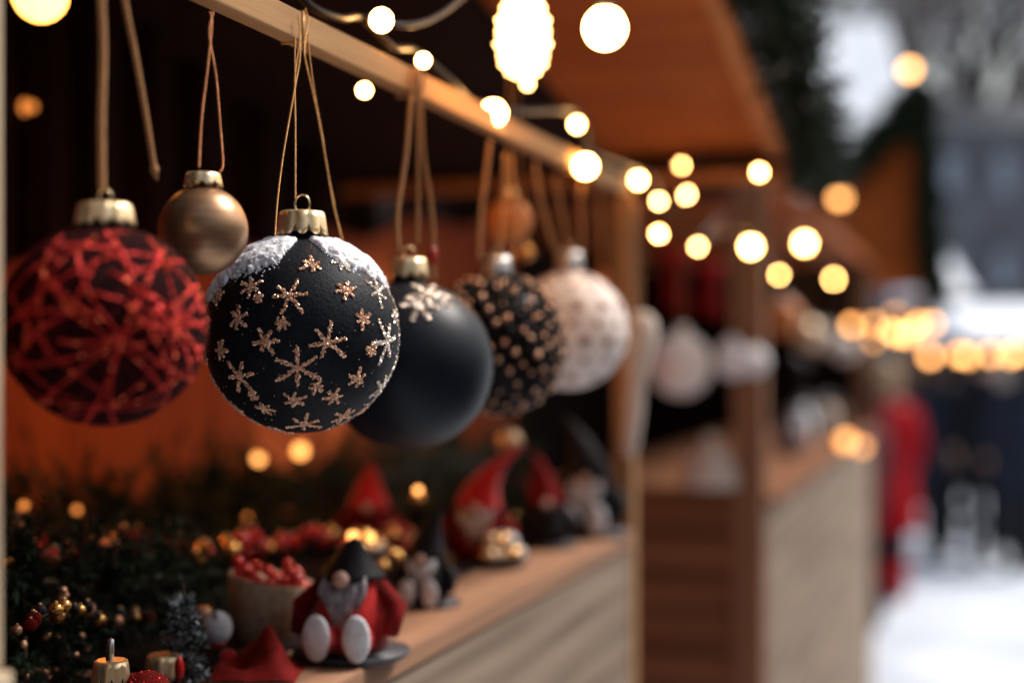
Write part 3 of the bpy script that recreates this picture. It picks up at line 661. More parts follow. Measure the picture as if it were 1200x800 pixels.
# ------------------------------------------------------------------ goods on the counter
def gnome(label, base, h, hat='red', body='red', beard='white', lean=0.0, boots=True, tray=True, face=0.0, hatlean=0.3, hk=1.0, arms=None):
    """seated felt gnome: body, arms, beard, nose, tall hat, two boots with pale soles"""
    g = thing('felt_gnome', label, 'gnome', base, 'felt gnomes on the counter'); s = h/0.12; b = Vector(base)
    fr = Vector((math.sin(face), -math.cos(face), 0)); sd = Vector((fr.y*-1, fr.x, 0))
    if tray: MB().lathe([(0.001, 0), (0.040*s, 0), (0.043*s, 0.003*s), (0.043*s, 0.005*s), (0.001, 0.005*s)], b, 28).build('stand', 'tray', g); b = b+UP*0.0055*s
    MB().lathe([(0.004*s, 0), (0.026*s, 0.001*s), (0.031*s, 0.012*s), (0.028*s, 0.03*s), (0.021*s, 0.048*s), (0.014*s, 0.06*s), (0.002, 0.066*s)], b, 24, lump=0.03).build('body', body, g)
    m = MB(); rb = random.Random(int(h*1000))
    for i in range(110):
        q = rb.uniform(-1, 1); L = (1-0.45*abs(q))*rb.uniform(0.75, 1.1); dv = rb.uniform(0.6, 1)
        p0 = b+fr*(0.017*s)+sd*q*0.015*s+UP*0.055*s; p1 = b+fr*(0.030*s*dv)+sd*q*0.017*s+UP*(0.055-0.018*L)*s; p2 = b+fr*(0.031*s*dv)+sd*(q*0.010+rb.uniform(-.003, .003))*s+UP*(0.055-0.042*L)*s
        m.tube([p0, p1, p2], [0.0014*s, 0.0016*s, 0.0004*s], 4)
    m.build('beard', beard, g)
    MB().ball(b+fr*0.030*s+UP*0.055*s, 0.006*s, 12, 8).build('nose', 'skin', g)
    hp = [(0.0235*s, 0.052*s), (0.025*s, 0.055*s), (0.0235*s, 0.060*s), (0.019*s, 0.075*s), (0.012*s, 0.095*s), (0.006*s, 0.112*s), (0.001, 0.122*s)]
    hp = [(r, 0.052*s+(z-0.052*s)*hk) for r, z in hp]; m = MB(); n0 = 20
    vs = []; fs = []
    for j, (r, z) in enumerate(hp):
        t = max(0, (z-0.06*s)/(0.06*s)); o = sd*hatlean*0.06*s*t*t
        for i in range(n0): a = 2*math.pi*i/n0; vs.append(b+o+Vector((r*math.cos(a), r*math.sin(a), z)))
    for j in range(len(hp)-1):
        for i in range(n0): a = j*n0+i; c_ = j*n0+(i+1) % n0; fs.append((a, c_, c_+n0, a+n0))
    fs.append(tuple(range(n0-1, -1, -1)))
    m.add(vs, fs).build('hat', hat, g)
    for sgn in (-1, 1):
        MB().tube([b+sd*sgn*0.02*s+UP*0.045*s, b+sd*sgn*0.036*s+UP*0.032*s+fr*0.006*s, b+sd*sgn*0.034*s+UP*0.016*s+fr*0.02*s], [0.008*s, 0.0075*s, 0.006*s], 10).build('arm', arms or body, g)
        if boots:
            p0 = b+sd*sgn*0.011*s+UP*0.010*s+fr*0.016*s; p1 = b+sd*sgn*0.0145*s+UP*0.014*s+fr*0.040*s
            bt = MB().tube([p0, p0.lerp(p1, .6), p1], [0.009*s, 0.011*s, 0.0125*s], 12).build('boot', body, g)
            MB().ball(p1+fr*0.0015*s+UP*0.001*s, 0.0125*s, 16, 10, (0.82, 0.3, 1.35), Matrix.Rotation(face, 3, 'Z')).build('sole', 'white', bt)
    return g
def zat(px, py): return C(px, py)
gnome('seated red felt gnome in a black cap with grey beard and two white boot soles', C(412, 768), 0.135, body='red', hat='char', beard='grey', face=-0.15, hk=0.42, arms='darkred')
gnome('charcoal felt gnome with a white beard and white boots', C(500, 708), 0.095, hat='char', body='char', beard='white', face=-0.2)
gnome('gnome with bright red tall leaning hat behind the gold bowl', C(560, 660), 0.135, hat='red', body='darkred', beard='cream', hatlean=0.8, face=-0.1, boots=False)
gnome('gnome with a red hat half hidden behind the seated red gnome', W(432, 652, 0.25), 0.125, hat='red', body='darkred', beard='darkred', boots=False, hatlean=0.1, hk=0.75)
gnome('tallest black gnome with white beard beside the post', C(690, 626), 0.155, hat='char', body='char', beard='white', face=-0.2, hatlean=-0.4)
gnome('dark red hatted gnome with black body left of the tallest gnome', C(640, 640), 0.115, hat='darkred', body='char', beard='char', boots=False, hatlean=-0.3)
def bauble_string(label, pts, n, rmin, rmax, mats, seed):
    rnd = random.Random(seed); path = resample(spline(pts, 6), n); g = thing('bauble_garland', label, 'garland', path[0], 'bauble garlands on the goods')
    MB().tube(path, 0.0009, 5).build('thread', 'stem', g)
    for p in path:
        r = rnd.uniform(rmin, rmax); q = p+Vector((rnd.uniform(-1, 1), rnd.uniform(-1, 1), rnd.uniform(-0.6, 1)))*r*1.1
        b_ = MB().ball(q, r, 14, 10).build('bauble', rnd.choice(mats), g); MB().lathe([(r*0.25, 0), (r*0.25, r*0.22), (r*0.2, r*0.26)], q+UP*r*0.94, 8).build('cap', 'gold', b_)
    return g
bauble_string('string of red and gold baubles behind the burlap pot', [W(225, 655, 0.24), W(300, 640, 0.26), W(370, 632, 0.24), W(430, 640, 0.2), W(470, 625, 0.2)], 30, 0.006, 0.011, ['berry', 'darkred', 'berry', 'goldbead', 'red'], 1)
bauble_string('string of dark red baubles over the fir branches on the left', [W(30, 640, 0.34), W(100, 655, 0.34), W(170, 640, 0.34), W(235, 665, 0.3)], 22, 0.007, 0.013, ['darkred', 'berry', 'darkred', 'bead'], 2)
bauble_string('string of copper and dark red baubles low in the corner', [W(20, 740, 0.15), W(70, 715, 0.17), W(130, 725, 0.2), W(185, 720, 0.22)], 24, 0.003, 0.006, ['bead', 'darkred', 'char', 'goldbead'], 3)
bauble_string('string of gold and red baubles lying between the gnomes', [W(455, 660, 0.10), W(480, 640, 0.12), W(530, 630, 0.14), W(620, 610, 0.12), W(665, 600, 0.08)], 26, 0.005, 0.010, ['goldbead', 'berry', 'darkred', 'champ', 'silver'], 4)
bauble_string('short string of small dark red baubles at the foot of the seated gnome', [C(340, 745), C(352, 728), C(366, 712), C(375, 700)], 9, 0.004, 0.007, ['darkred', 'berry', 'char'], 5)
# bowl of gold and pale baubles
def bowl(label, base, r, mats, n, name='bauble_bowl'):
    g = thing(name, label, 'bowl', base); b = Vector(base)
    MB().lathe([(r*0.5, 0), (r*0.9, 0.004), (r, 0.012), (r*0.96, 0.012), (r*0.85, 0.006), (0.001, 0.005)], b, 28).build('bowl', 'tray', g)
    rnd = random.Random(int(r*9999)); 
    for i in range(n):
        a = i*2.4; q = r*0.72*math.sqrt((i % 9+0.4)/9); lay = i//9; rb = r*0.27*rnd.uniform(0.8, 1.15)
        MB().ball(b+Vector((q*(1-0.3*lay)*math.cos(a), q*(1-0.3*lay)*math.sin(a), 0.006+rb+lay*r*0.42)), rb, 14, 9).build('bauble', mats[i % len(mats)], g)
    return g
bowl('dark bowl heaped with gold and cream baubles at the counter edge', C(585, 664), 0.034, ['goldbead', 'cream', 'champ', 'white', 'goldbead'], 15)
bowl('small tray of gold baubles behind the seated red gnome', W(425, 655, 0.14), 0.026, ['goldbead', 'goldbead', 'champ'], 12)
# burlap pot with berries
b = C(306, 752); g = thing('burlap_pot', 'cream burlap pot filled with red berries, tilted', 'pot', b)
Bt = Matrix.Rotation(R(10), 3, 'Y')
MB().lathe([(0.022, 0), (0.025, 0.002), (0.032, 0.028), (0.038, 0.056), (0.0365, 0.0565), (0.03, 0.045), (0.001, 0.044)], b, 32, basis=Bt, lump=0.015).build('pot', 'burlap', g)
m = MB(); rnd = random.Random(2)
for i in range(60):
    a = rnd.uniform(0, 6.28); q = 0.032*math.sqrt(rnd.random()); m.ball(b+Bt @ Vector((q*math.cos(a), q*math.sin(a), 0.05+rnd.uniform(0, 0.016))), rnd.uniform(0.003, 0.0055), 8, 6)
o = m.build('berries', 'berry', g); tag(o, kind='stuff')
# small firs
def mini_fir(label, base, h, r, frost=0.0, topball=None, tb=0.008, bow=False, tiers=9, nn=26, wd=0.0008, name='table_fir', beads=0, mat='needle', fmat='frost'):
    g = thing(name, label, 'small fir tree', base, 'small dark firs on the counter'); b = Vector(base); s_, f_, z_ = MB(), MB(), MB(); rnd = random.Random(int(h*9999)+int(b.x*999))
    s_.tube([b, b+UP*h], [r*0.07, 0.0008], 6)
    for k in range(tiers):
        t = 0.08+0.9*k/tiers; z = h*t; L = r*(1-t)*1.05+0.006; cnt = int(7+9*(1-t))
        for i in range(cnt):
            a = rnd.uniform(0, 6.28); spray(s_, f_, b+UP*z, Vector((math.cos(a), math.sin(a), 0.15)), L*rnd.uniform(0.8, 1.1), 0.011, nn, rnd, z_, frost, wd, 0.3)
    s_.build('trunk', 'stem', g); f_.build('needles', mat, g, smooth=False)
    if frost: z_.build('frosting', fmat, g, smooth=False)
    MB().lathe([(0.012, -0.001), (0.016, 0.006), (0.016, 0.014), (0.001, 0.014)], b, 16).build('foot', 'stem', g)
    if topball: MB().ball(b+UP*(h+tb*0.8), tb, 14, 9).build('top_bauble', topball, g)
    if bow:
        m = MB(); q = b+UP*h*0.6-Vector((0, r*0.7, 0))
        for sg in (-1, 1): m.ball(q+Vector((sg*0.010, 0, 0.002)), 0.011, 12, 8, (1, 0.35, 0.6)); m.tube([q, q+Vector((sg*0.008, 0, -0.03))], [0.003, 0.006], 6)
        m.build('bow', 'red', g)
    if beads:
        m = MB()
        for i in range(beads):
            a = rnd.uniform(0, 6.28); t = rnd.random()**1.3; q = b+Vector((math.cos(a)*r*(1-t), math.sin(a)*r*(1-t), h*t)); m.ball(q, rnd.uniform(0.0016, 0.003), 7, 5)
        m.build('copper_beads', 'bead', g)
    return g
SH = CT-0.095     # lower shelf
def shelf_at(px, v): p = W(px, 400, v); return Vector((p.x, p.y, SH))
p = shelf_at(215, 0.11); mini_fir('frosted dark fir with pale needle tips standing by the small white baubles', p, CAMZ-(682-416)/F*p.y-p.z, 0.04, 0.5, tiers=14, nn=34)
for (px, v, ty, r, lab, bd_) in ((20, 0.34, 600, 0.075, 'dark table fir with copper beads at the pale pole', 40), (75, 0.20, 690, 0.06, 'short dark fir with copper beads behind the gold capped bauble', 60), (140, 0.26, 672, 0.07, 'wide dark fir with copper beads under the red ribbon', 60),
                             (285, 0.42, 610, 0.06, 'dark fir behind the burlap pot', 20), (30, 0.10, 745, 0.05, 'lowest dark fir in the corner by the pale pole', 40)):
    p = shelf_at(px, v) if px < 260 else Vector((*W(px, 400, v).xy, CT)); mini_fir(lab, p, CAMZ-(ty-416)/F*p.y-p.z, r, 0.0, tiers=12, nn=26, beads=bd_)
for (px, v, ty, r, tb, tm, lab, bw) in ((490, 0.20, 590, 0.03, 0.008, 'goldbead', 'dark table fir with a gold top bauble', False), (597, 0.13, 530, 0.04, 0.017, 'champ', 'dark table fir with a large champagne top bauble', False), (632, 0.16, 545, 0.04, 0.006, 'red', 'dark table fir with a red bow', True),
                             (540, 0.36, 560, 0.05, None, None, 'dark plain fir behind the leaning red hat', False), (390, 0.45, 560, 0.06, None, None, 'dark plain fir behind the gnomes', False), (665, 0.14, 560, 0.045, None, None, 'dark plain fir left of the tallest gnome', False), (715, 0.05, 560, 0.03, None, None, 'dark narrow fir against the post', False)):
    p = Vector((*W(px, 400, v).xy, CT)); h_ = CAMZ-(ty-416)/F*p.y-p.z
    mini_fir(lab, p, h_, r, 0, topball=tm, tb=tb or 0.008, bow=bw, tiers=10, nn=26)
for i, (px, ty) in enumerate(((20, 545), (75, 560), (130, 540), (185, 548), (250, 535), (320, 552), (385, 540))):
    p = Vector((*W(px, 400, 0.62).xy, CT)) if px > 200 else shelf_at(px, 0.6)
    mini_fir(['dark fir at the back wall, first from the pale pole', 'dark fir at the back wall, second from the pale pole', 'dark fir at the back wall, third from the pale pole', 'dark fir at the back wall, fourth from the pale pole', 'dark fir at the back wall below the bronze bauble', 'dark fir at the back wall under the snow dusted bauble', 'dark fir at the back wall near the navy bauble'][i], p, CAMZ-(ty-416)/F*p.y-p.z, 0.085, 0, tiers=13, nn=34, wd=0.0014)
garland('fir_branches', 'dark heap of fir branches along the back of the counter', [S(1.0, 0.58, CT-0.02), S(1.6, 0.60, CT+0.03), S(2.3, 0.56, CT+0.03), S(3.0, 0.5, CT+0.03)], 0.12, 110, 0.024, 0.003, cat='branches')
garland('fir_branches', 'dark heap of fir branches filling the lower shelf', [W(-40, 600, 0.30)*1.0-UP*0.05, W(60, 690, 0.26), W(150, 700, 0.24), W(230, 690, 0.30)], 0.075, 90, 0.016, 0.0016, cat='branches', mats=('stem', 'needle'))
garland('fir_branches', 'dark fir branches lying behind the burlap pot and the gnomes', [W(250, 640, 0.36), W(350, 645, 0.32), W(430, 630, 0.30), W(520, 615, 0.26), W(620, 600, 0.2), W(700, 595, 0.14)], 0.055, 130, 0.016, 0.0018, cat='branches')
# glowing dots that stand for amber glints on the gold goods
for (px, py, d_, lab) in ((303, 537, 34, 'glowing amber glint below the snow dusted bauble'), (352, 528, 38, 'glowing amber glint touching the bottom of the snow dusted bauble'), (90, 597, 24, 'glowing amber glint above the red ribbon'), (28, 592, 24, 'glowing amber glint close to the pale pole'), (292, 607, 30, 'glowing amber glint over the burlap pot'),
                          (170, 642, 20, 'glowing amber glint on the red ribbon'), (490, 645, 18, 'glowing amber glint beside the charcoal gnome'), (414, 628, 26, 'glowing amber glint over the seated red gnome'), (434, 628, 22, 'second glowing amber glint over the seated red gnome'), (490, 574, 22, 'glowing amber glint on the gold topped fir'),
                          (8, 660, 16, 'glowing amber glint low by the pale pole'), (60, 790, 12, 'glowing amber glint in the bottom corner firs')):
    Z_ = ZV(px, 0.5 if px < 400 else 0.12); bulb(px, py, d_, Z_, lab, 'dimfar' if px > 395 or py in (537, 528) else 'dim', name='amber_glint', group='glowing amber glints among the goods', smin=0.004)
# red ribbon bow on the firs
def bow(label, c, s):
    g = thing('ribbon_bow', label, 'bow', c, 'red ribbon bows'); c = Vector(c)
    def strip(pts, wd, nm):
        vs = []; fs = []
        pts = spline([c+Vector(p)*s for p in pts], 5)
        for i, p in enumerate(pts):
            k = 0.35+0.65*min(1, 2.2*min(i, len(pts)-1-i)/(len(pts)-1)) if nm == 'loop' else 0.5+0.5*i/len(pts)
            o = Vector((0.15, 0.25, 1)).normalized() if nm == 'loop' else Vector((1, 0.3, 0.1)).normalized()
            vs += [p-o*wd*k*s, p+o*wd*k*s]
        for i in range(len(pts)-1): fs.append((2*i, 2*i+1, 2*i+3, 2*i+2))
        o = MB().add(vs, fs).build(nm, 'darkred', g); q = o.modifiers.new('s', 'SOLIDIFY'); q.thickness = 0.0012
    for sg in (-1, 1):
        strip([(0, 0, 0), (sg*0.02, -0.012, 0.006), (sg*0.045, -0.008, 0.008), (sg*0.042, 0.008, 0.004), (sg*0.02, 0.008, 0), (0, 0, 0)], 0.013, 'loop')
        strip([(0, 0, 0), (sg*0.010, -0.004, -0.02), (sg*0.022, 0.002, -0.045), (sg*0.026, -0.003, -0.062)], 0.009, 'tail')
    MB().ball(c, 0.007*s, 10, 8, (1, 0.9, 1.3)).build('knot', 'darkred', g)
bow('large dark red ribbon bow under the red glitter bauble', W(158, 655, 0.30), 1.0)
# gold-capped baubles standing on the shelf
for (px, py, rr, v, body, lab) in ((130, 775, 0.036, 0.09, 'maroon', 'dark bauble with a sharp gold cap and pale wick at the bottom of the picture'), (192, 768, 0.034, 0.12, 'darkred', 'maroon bauble with a gold cap beside the frosted fir')):
    top = W(px, py, v); capr = 20.5*top.y/F; zc = SH+rr+0.001; c = Vector((top.x, top.y, zc))
    capz = (top.z-0.95*capr*1.3-zc)/rr
    g = thing('gold_capped_bauble', lab, 'christmas bauble', c-UP*rr, 'gold capped baubles on the lower shelf')
    k = max(1.0, capz); MB().lathe([(max(1e-4, math.cos(t)*rr), math.sin(t)*rr) for t in [R(-90+i*7) for i in range(23)]]+[(capr*0.9, rr*k+0.002)], c, 48).build('ball', body, g)
    cp = MB(); cap(cp, c+UP*rr*k, capr*0.93, capr*1.3, 10); co = cp.build('cap', 'gold', g); so = co.modifiers.new('s', 'SOLIDIFY'); so.thickness = 0.0005
    if px == 130:
        q = c+UP*(rr*k+capr*1.3); MB().tube([q-UP*0.004, q+UP*0.006, q+UP*0.014, q+UP*0.0155], [0.0016, 0.0022, 0.0022, 0.0004], 8).build('loop', 'silver', co)
        MB().tube([q-UP*0.004+Vector((-0.002, -0.001, 0)), q+UP*0.011+Vector((-0.003, -0.001, 0))], 0.0009, 6).build('wire', 'cable', co)
    else:
        MB().ball(W(210, 783, v-0.02), 0.006, 10, 8, (0.6, 0.6, 1.6)).build('bead', 'berry', co)
m = MB(); rnd = random.Random(4); c = W(170, 819, 0.07)
g = thing('glitter_bauble', 'red glitter bauble peeping up between the two gold caps', 'christmas bauble', c-UP*0.02)
MB().ball(c, 0.019, 24, 14).build('ball', 'darkred', g)
for i in range(500):
    q = Vector((rnd.gauss(0, 1), rnd.gauss(0, 1), rnd.gauss(0, 1))).normalized(); m.nug(c+q*0.019, 0.0008, rnd)
m.build('glitter', 'redgl', g, smooth=False)
# little white robins-like felt balls with dark loops
for (px, py, lab) in ((254, 735, 'upper small white felt ball with a black loop beside the frosted fir'), (283, 787, 'lower small white felt ball with a black loop at the counter end')):
    c = W(px, py, 0.13 if px == 254 else 0.09); r_ = 18*c.y/F; g = thing('felt_ball', lab, 'ornament', c-UP*r_, 'small white felt balls')
    MB().ball(c, r_, 20, 14, (1, 1, 1.1)).build('ball', 'white', g)
    MB().tube([c+Vector((0.001, -r_*0.75, r_*0.5)), c+Vector((0, -r_*0.6, r_*0.95)), c+Vector((-0.002, 0, r_*1.6))], 0.0014, 6).build('loop', 'cable', g)
    MB().lathe([(r_*0.5, -r_*1.15), (r_*0.62, -r_*0.95), (r_*0.3, -r_*0.85)], c, 16).build('collar', 'red', g)
    MB().ball(c+Vector((-r_*0.95, 0.006, r_*0.8)), r_*0.6, 12, 8).build('bobble', 'bead' if px == 254 else 'red', g)
# red felt cloth heap at the counter end
m = MB(); rnd = random.Random(8); c0 = C(300, 790)
vs = []; fs = []; n1 = 26
for j in range(n1):
    for i in range(n1):
        x = -0.035+0.07*i/(n1-1); y = -0.03+0.07*j/(n1-1); e = max(0, 1-(x/0.036)**2)*max(0, 1-((y-0.005)/0.036)**2)
        vs.append(c0+Vector((x, y, 0.001+e*(0.022+0.010*math.sin(x*110+y*60)+0.016*noise.noise(Vector((x*45, y*45, 0)))))))
for j in range(n1-1):
    for i in range(n1-1): a = j*n1+i; fs.append((a, a+1, a+n1+1, a+n1))
tag(m.add(vs, fs).build('felt_scarf', 'darkred'), 'crumpled dark red felt scarf below the burlap pot', 'scarf')

# ------------------------------------------------------------------ second stall
st2 = thing('market_stall', 'middle wooden stall with brown plank side and pale counter front', 'stall', S(4.6, 0.5, 0), 'further stalls of the row')
u2 = uv_of(W(897, 400, 0))[0]; z2 = CAMZ-0.32
uE = uv_of(W(1021, 400, 0))[0]
MB().box(u2-0.035, u2+0.035, 0.0, 0.07, 0, CAMZ+0.418).build('post', 'brownpost', st2, smooth=False, bevel=0.004)
MB().box(uE-0.03, uE+0.04, 0.0, 0.07, 0, CAMZ+0.418).build('post', 'brownpost', st2, smooth=False, bevel=0.004)
for k in range(10):
    z1 = z2-k*0.092; MB().box(u2-0.02, u2, 0.072, 1.4, z1-0.084, z1).build('plank', 'brown', st2, smooth=False, bevel=0.003)
MB().box(u2+0.002, u2+0.01, 0.072, 1.4, z2-1.0, z2-0.01).build('lining', 'dark', st2, smooth=False)
MB().box(u2-0.04, u2+0.06, 0.072, 1.4, z2, z2+0.018).build('ledge', 'brown', st2, smooth=False)
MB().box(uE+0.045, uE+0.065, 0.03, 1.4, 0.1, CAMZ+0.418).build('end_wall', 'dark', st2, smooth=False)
for k in range(11):
    z1 = z2-0.03-k*0.125; MB().box(u2+0.037, uE-0.032, 0.0, 0.02, z1-0.119, z1).build('plank', 'plank', st2, smooth=False, bevel=0.003)
MB().box(u2+0.037, uE-0.032, -0.02, 0.6, z2-0.028, z2-0.004).build('counter_top', 'brown', st2, smooth=False, bevel=0.003)
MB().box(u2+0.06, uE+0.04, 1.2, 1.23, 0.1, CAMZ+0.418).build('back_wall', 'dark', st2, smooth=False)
MB().box(u2-0.02, uE+0.04, 0.02, 1.3, CAMZ+0.42, CAMZ+0.45).build('roof', 'roofwood', st2, smooth=False)
MB().box(u2+0.6, uE+0.04, 0.6, 1.3, CAMZ+0.455, CAMZ+0.50).build('roof_snow', 'snow', st2, smooth=False, bevel=0.03)
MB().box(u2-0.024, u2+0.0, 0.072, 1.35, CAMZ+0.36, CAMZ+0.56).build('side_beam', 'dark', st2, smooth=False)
# side panel in the gap behind, dark reddish goods
def hang(label, px, py, dpx, v, mat, top=CAMZ+0.36, sc=1.0, grp='pale baubles in the second stall'):
    c = W(px, py, v); r = dpx/2*c.y/F; g = thing('hanging_bauble', label, 'christmas bauble', c-UP*r, grp)
    MB().ball(c, r, 24, 16, (1, 1, sc)).build('ball', mat, g); cp = MB(); cap(cp, c+UP*r*sc*0.97, r*0.22, r*0.25, 8); cp.build('cap', 'silver', g)
    MB().tube([c+UP*r*sc*1.2, Vector((c.x, c.y, max(top, c.z+r*2)))], 0.0016, 5).build('cord', 'jute', g)
vS = lambda px: (lambda k: 0)(px)
def side(px, py, du=0.0):   # a point on the second stall's side opening
    # intersect ray with plane u = u2-0.03+du
    k = (px-HX)/F; uu = u2-0.03+du; Y = (uu - (-X0)*D.x)/(D.y+D.x*k); return P(px, py, Y)
for (px, py, dpx, mat, lab, sc) in ((798, 428, 74, 'lace', 'largest cream bauble hanging in the gap right of the post', 1.0), (858, 420, 40, 'white', 'middle white bauble hanging right of the largest cream one', 1.2), (884, 424, 34, 'white', 'smallest white bauble hanging by the second stall post', 1.0)):
    c = side(px, py, -0.02); u_, v_ = uv_of(c); hang(lab, px, py, dpx, v_, mat, sc=sc)
for (px, py, w_, h_, mat, lab) in ((833, 575, 66, 54, 'cream', 'pale woolly hat on the side ledge of the second stall'),):
    c = side(px, py, 0.0); s_ = c.y/F; g = thing('woolly_hat', lab, 'hat', c); c.z = z2+0.019
    MB().lathe([(w_/2*s_, 0), (w_/2*s_*1.05, h_*0.15*s_), (w_/2*s_*0.85, h_*0.5*s_), (w_/2*s_*0.5, h_*0.8*s_), (0.002, h_*0.88*s_)], c, 24, lump=0.03).build('crown', mat, g)
    MB().ball(c+UP*h_*0.95*s_, h_*0.2*s_, 14, 10).build('pompom', mat, g)
for (px, py, sx_, mat, lab) in ((790, 335, 40, 'darkred', 'dark red stocking hanging nearest the post in the gap'), (832, 345, 34, 'darkred', 'dark red stocking hanging above the middle white bauble')):
    c = side(px, py, 0.25); s_ = c.y/F*sx_; g = thing('red_stocking', lab, 'stocking', c-UP*s_*0.8, 'red stockings in the gap')
    MB().tube([c+UP*s_, c+UP*s_*0.1, c-UP*s_*0.45, c-UP*s_*0.7+Vector((s_*0.5, 0, 0))], [s_*0.42, s_*0.38, s_*0.36, s_*0.22], 14).build('sock', mat, g)
    MB().tube([c+UP*s_*0.8, c+UP*s_*1.1], s_*0.48, 14).build('cuff', 'red', g)
# goods on the second counter
rnd = random.Random(21)
def jar(label, p, r, h, mat, lid='tray'):
    g = thing('counter_jar', label, 'jar', p, 'jars and ornaments on the second counter')
    MB().lathe([(r*0.8, 0), (r, h*0.1), (r, h*0.7), (r*0.6, h*0.85), (r*0.6, h)], p, 18).build('jar', mat, g); MB().lathe([(r*0.66, h), (r*0.7, h*1.03), (r*0.66, h*1.12), (0.001, h*1.13)], p, 18).build('lid', lid, g)
for i, (px, py, r, h, mt, lab) in enumerate(((925, 570, 0.05, 0.13, 'grey', 'grey jar on the second counter next to the post'), (938, 556, 0.05, 0.16, 'silver', 'silver jar second along the second counter'), (950, 545, 0.05, 0.14, 'char', 'charcoal jar third along the second counter'), (963, 535, 0.06, 0.15, 'cream', 'cream jar fourth along the second counter'), (978, 522, 0.06, 0.12, 'brownpost', 'brown jar near the far end of the second counter'))):
    p = W(px, 500, 0.12); p.z = z2-0.003; jar(lab, p, r, h, mt)
for i, (px, py, d_, v, mt, lab) in enumerate(((918, 372, 44, 0.1, 'orangeball', 'amber bauble hanging over the second counter next to the post'), (946, 392, 34, 0.12, 'champ', 'champagne bauble second along over the second counter'), (966, 398, 32, 0.12, 'cream', 'cream bauble third along over the second counter'), (990, 408, 30, 0.1, 'lace', 'ivory bauble last over the second counter'), (935, 430, 26, 0.14, 'char', 'black bauble low over the second counter'))):
    hang(lab, px, py, d_, v, mt, top=CAMZ+0.42, grp='baubles over the second counter')
# ------------------------------------------------------------------ third stall with the garlanded gable
st3 = thing('market_stall', 'far stall with orange gable boards edged in dark fir', 'stall', P(1000, 400, 8.0)-UP*CAMZ, 'further stalls of the row')
st3['label'] = 'far stall with an orange gable board edged in dark fir'
Zg = 7.0
gp = [P(905, 338, Zg), P(1088, 338, Zg), P(1076, 112, Zg), P(985, 205, Zg), P(905, 262, Zg)]
MB().prism(gp, D*0.05).build('gable', 'roofwood', st3, smooth=False)
e_ = [P(880, 292, Zg), P(985, 200, Zg), P(1080, 98, Zg)]
m = MB().prism([P(880, 298, Zg-.05), P(985, 206, Zg-.05), P(1080, 108, Zg-.05), P(1080, 96, Zg-.05), P(985, 194, Zg-.05), P(880, 286, Zg-.05)], D*3.0); m.build('roof', 'dark', st3, smooth=False)
MB().prism([P(880, 285, Zg)+D*0.5, P(985, 193, Zg)+D*0.5, P(1080, 95, Zg)+D*0.5, P(1080, 90, Zg)+D*0.5, P(985, 186, Zg)+D*0.5, P(880, 278, Zg)+D*0.5], D*2.4).build('roof_snow', 'snow', st3, smooth=False)
p = P(1080, 338, Zg); u_ = uv_of(p)[0]; v_ = 0.40
MB().box(u_+0.06, u_+0.16, v_, v_+0.1, 0, p.z).build('post', 'brownpost', st3, smooth=False)
MB().box(u_+0.17, u_+3, v_+0.005, v_+0.03, 0, 1.3).build('counter_front', 'plank', st3, smooth=False)
MB().box(u_+0.02, u_+3, v_+0.9, v_+0.95, 0, CAMZ+0.6).build('back_wall', 'brown', st3, smooth=False)
MB().box(u_+0.1, u_+0.14, v_+0.1, v_+0.9, 0, 1.3).build('side_panel', 'brown', st3, smooth=False)
garland('fir_garland', 'dark fir garland climbing the slope of the far orange gable', [P(960, 222, Zg-.1), P(1000, 190, Zg-.1), P(1045, 145, Zg-.1), P(1078, 104, Zg-.1)], 0.10, 70, 0.05, 0.008)
garland('fir_garland', 'dark fir garland falling down the outer edge of the far orange gable', [P(1080, 100, Zg-.1), P(1085, 190, Zg-.1), P(1090, 280, Zg-.1), P(1096, 350, Zg-.1)], 0.08, 70, 0.05, 0.008)
garland('fir_garland', 'dark fir garland under the near eaves corner towards the far gable', [P(925, 185, 2.75), P(955, 200, 3.6), P(985, 208, 5.5)], 0.06, 90, 0.03, 0.005)

sto = thing('market_stall', 'unseen dark stall added across the lane to block daylight', 'stall', S(0.5, -3.6, 0), 'further stalls of the row')
MB().box(-9, 6.0, -4.6, -3.0, 0, 2.5).build('light_block', 'brown', sto, smooth=False)  # out of view, added to block daylight from the lane side
MB().box(-9.1, 6.1, -4.7, -2.6, 2.5, 2.56).build('roof', 'dark', sto, smooth=False)
stb = thing('market_stall', 'unseen dark stall added behind the camera to cut frontal light', 'stall', S(-1.8, 0.5, 0), 'further stalls of the row')
MB().box(-3.4, -0.45, 0.0, 1.4, 0, 2.5).build('light_block', 'brown', stb, smooth=False)  # out of view, added to cut the light from behind the camera
MB().box(-3.5, -0.35, -1.3, 1.5, 2.5, 2.56).build('roof', 'dark', stb, smooth=False)
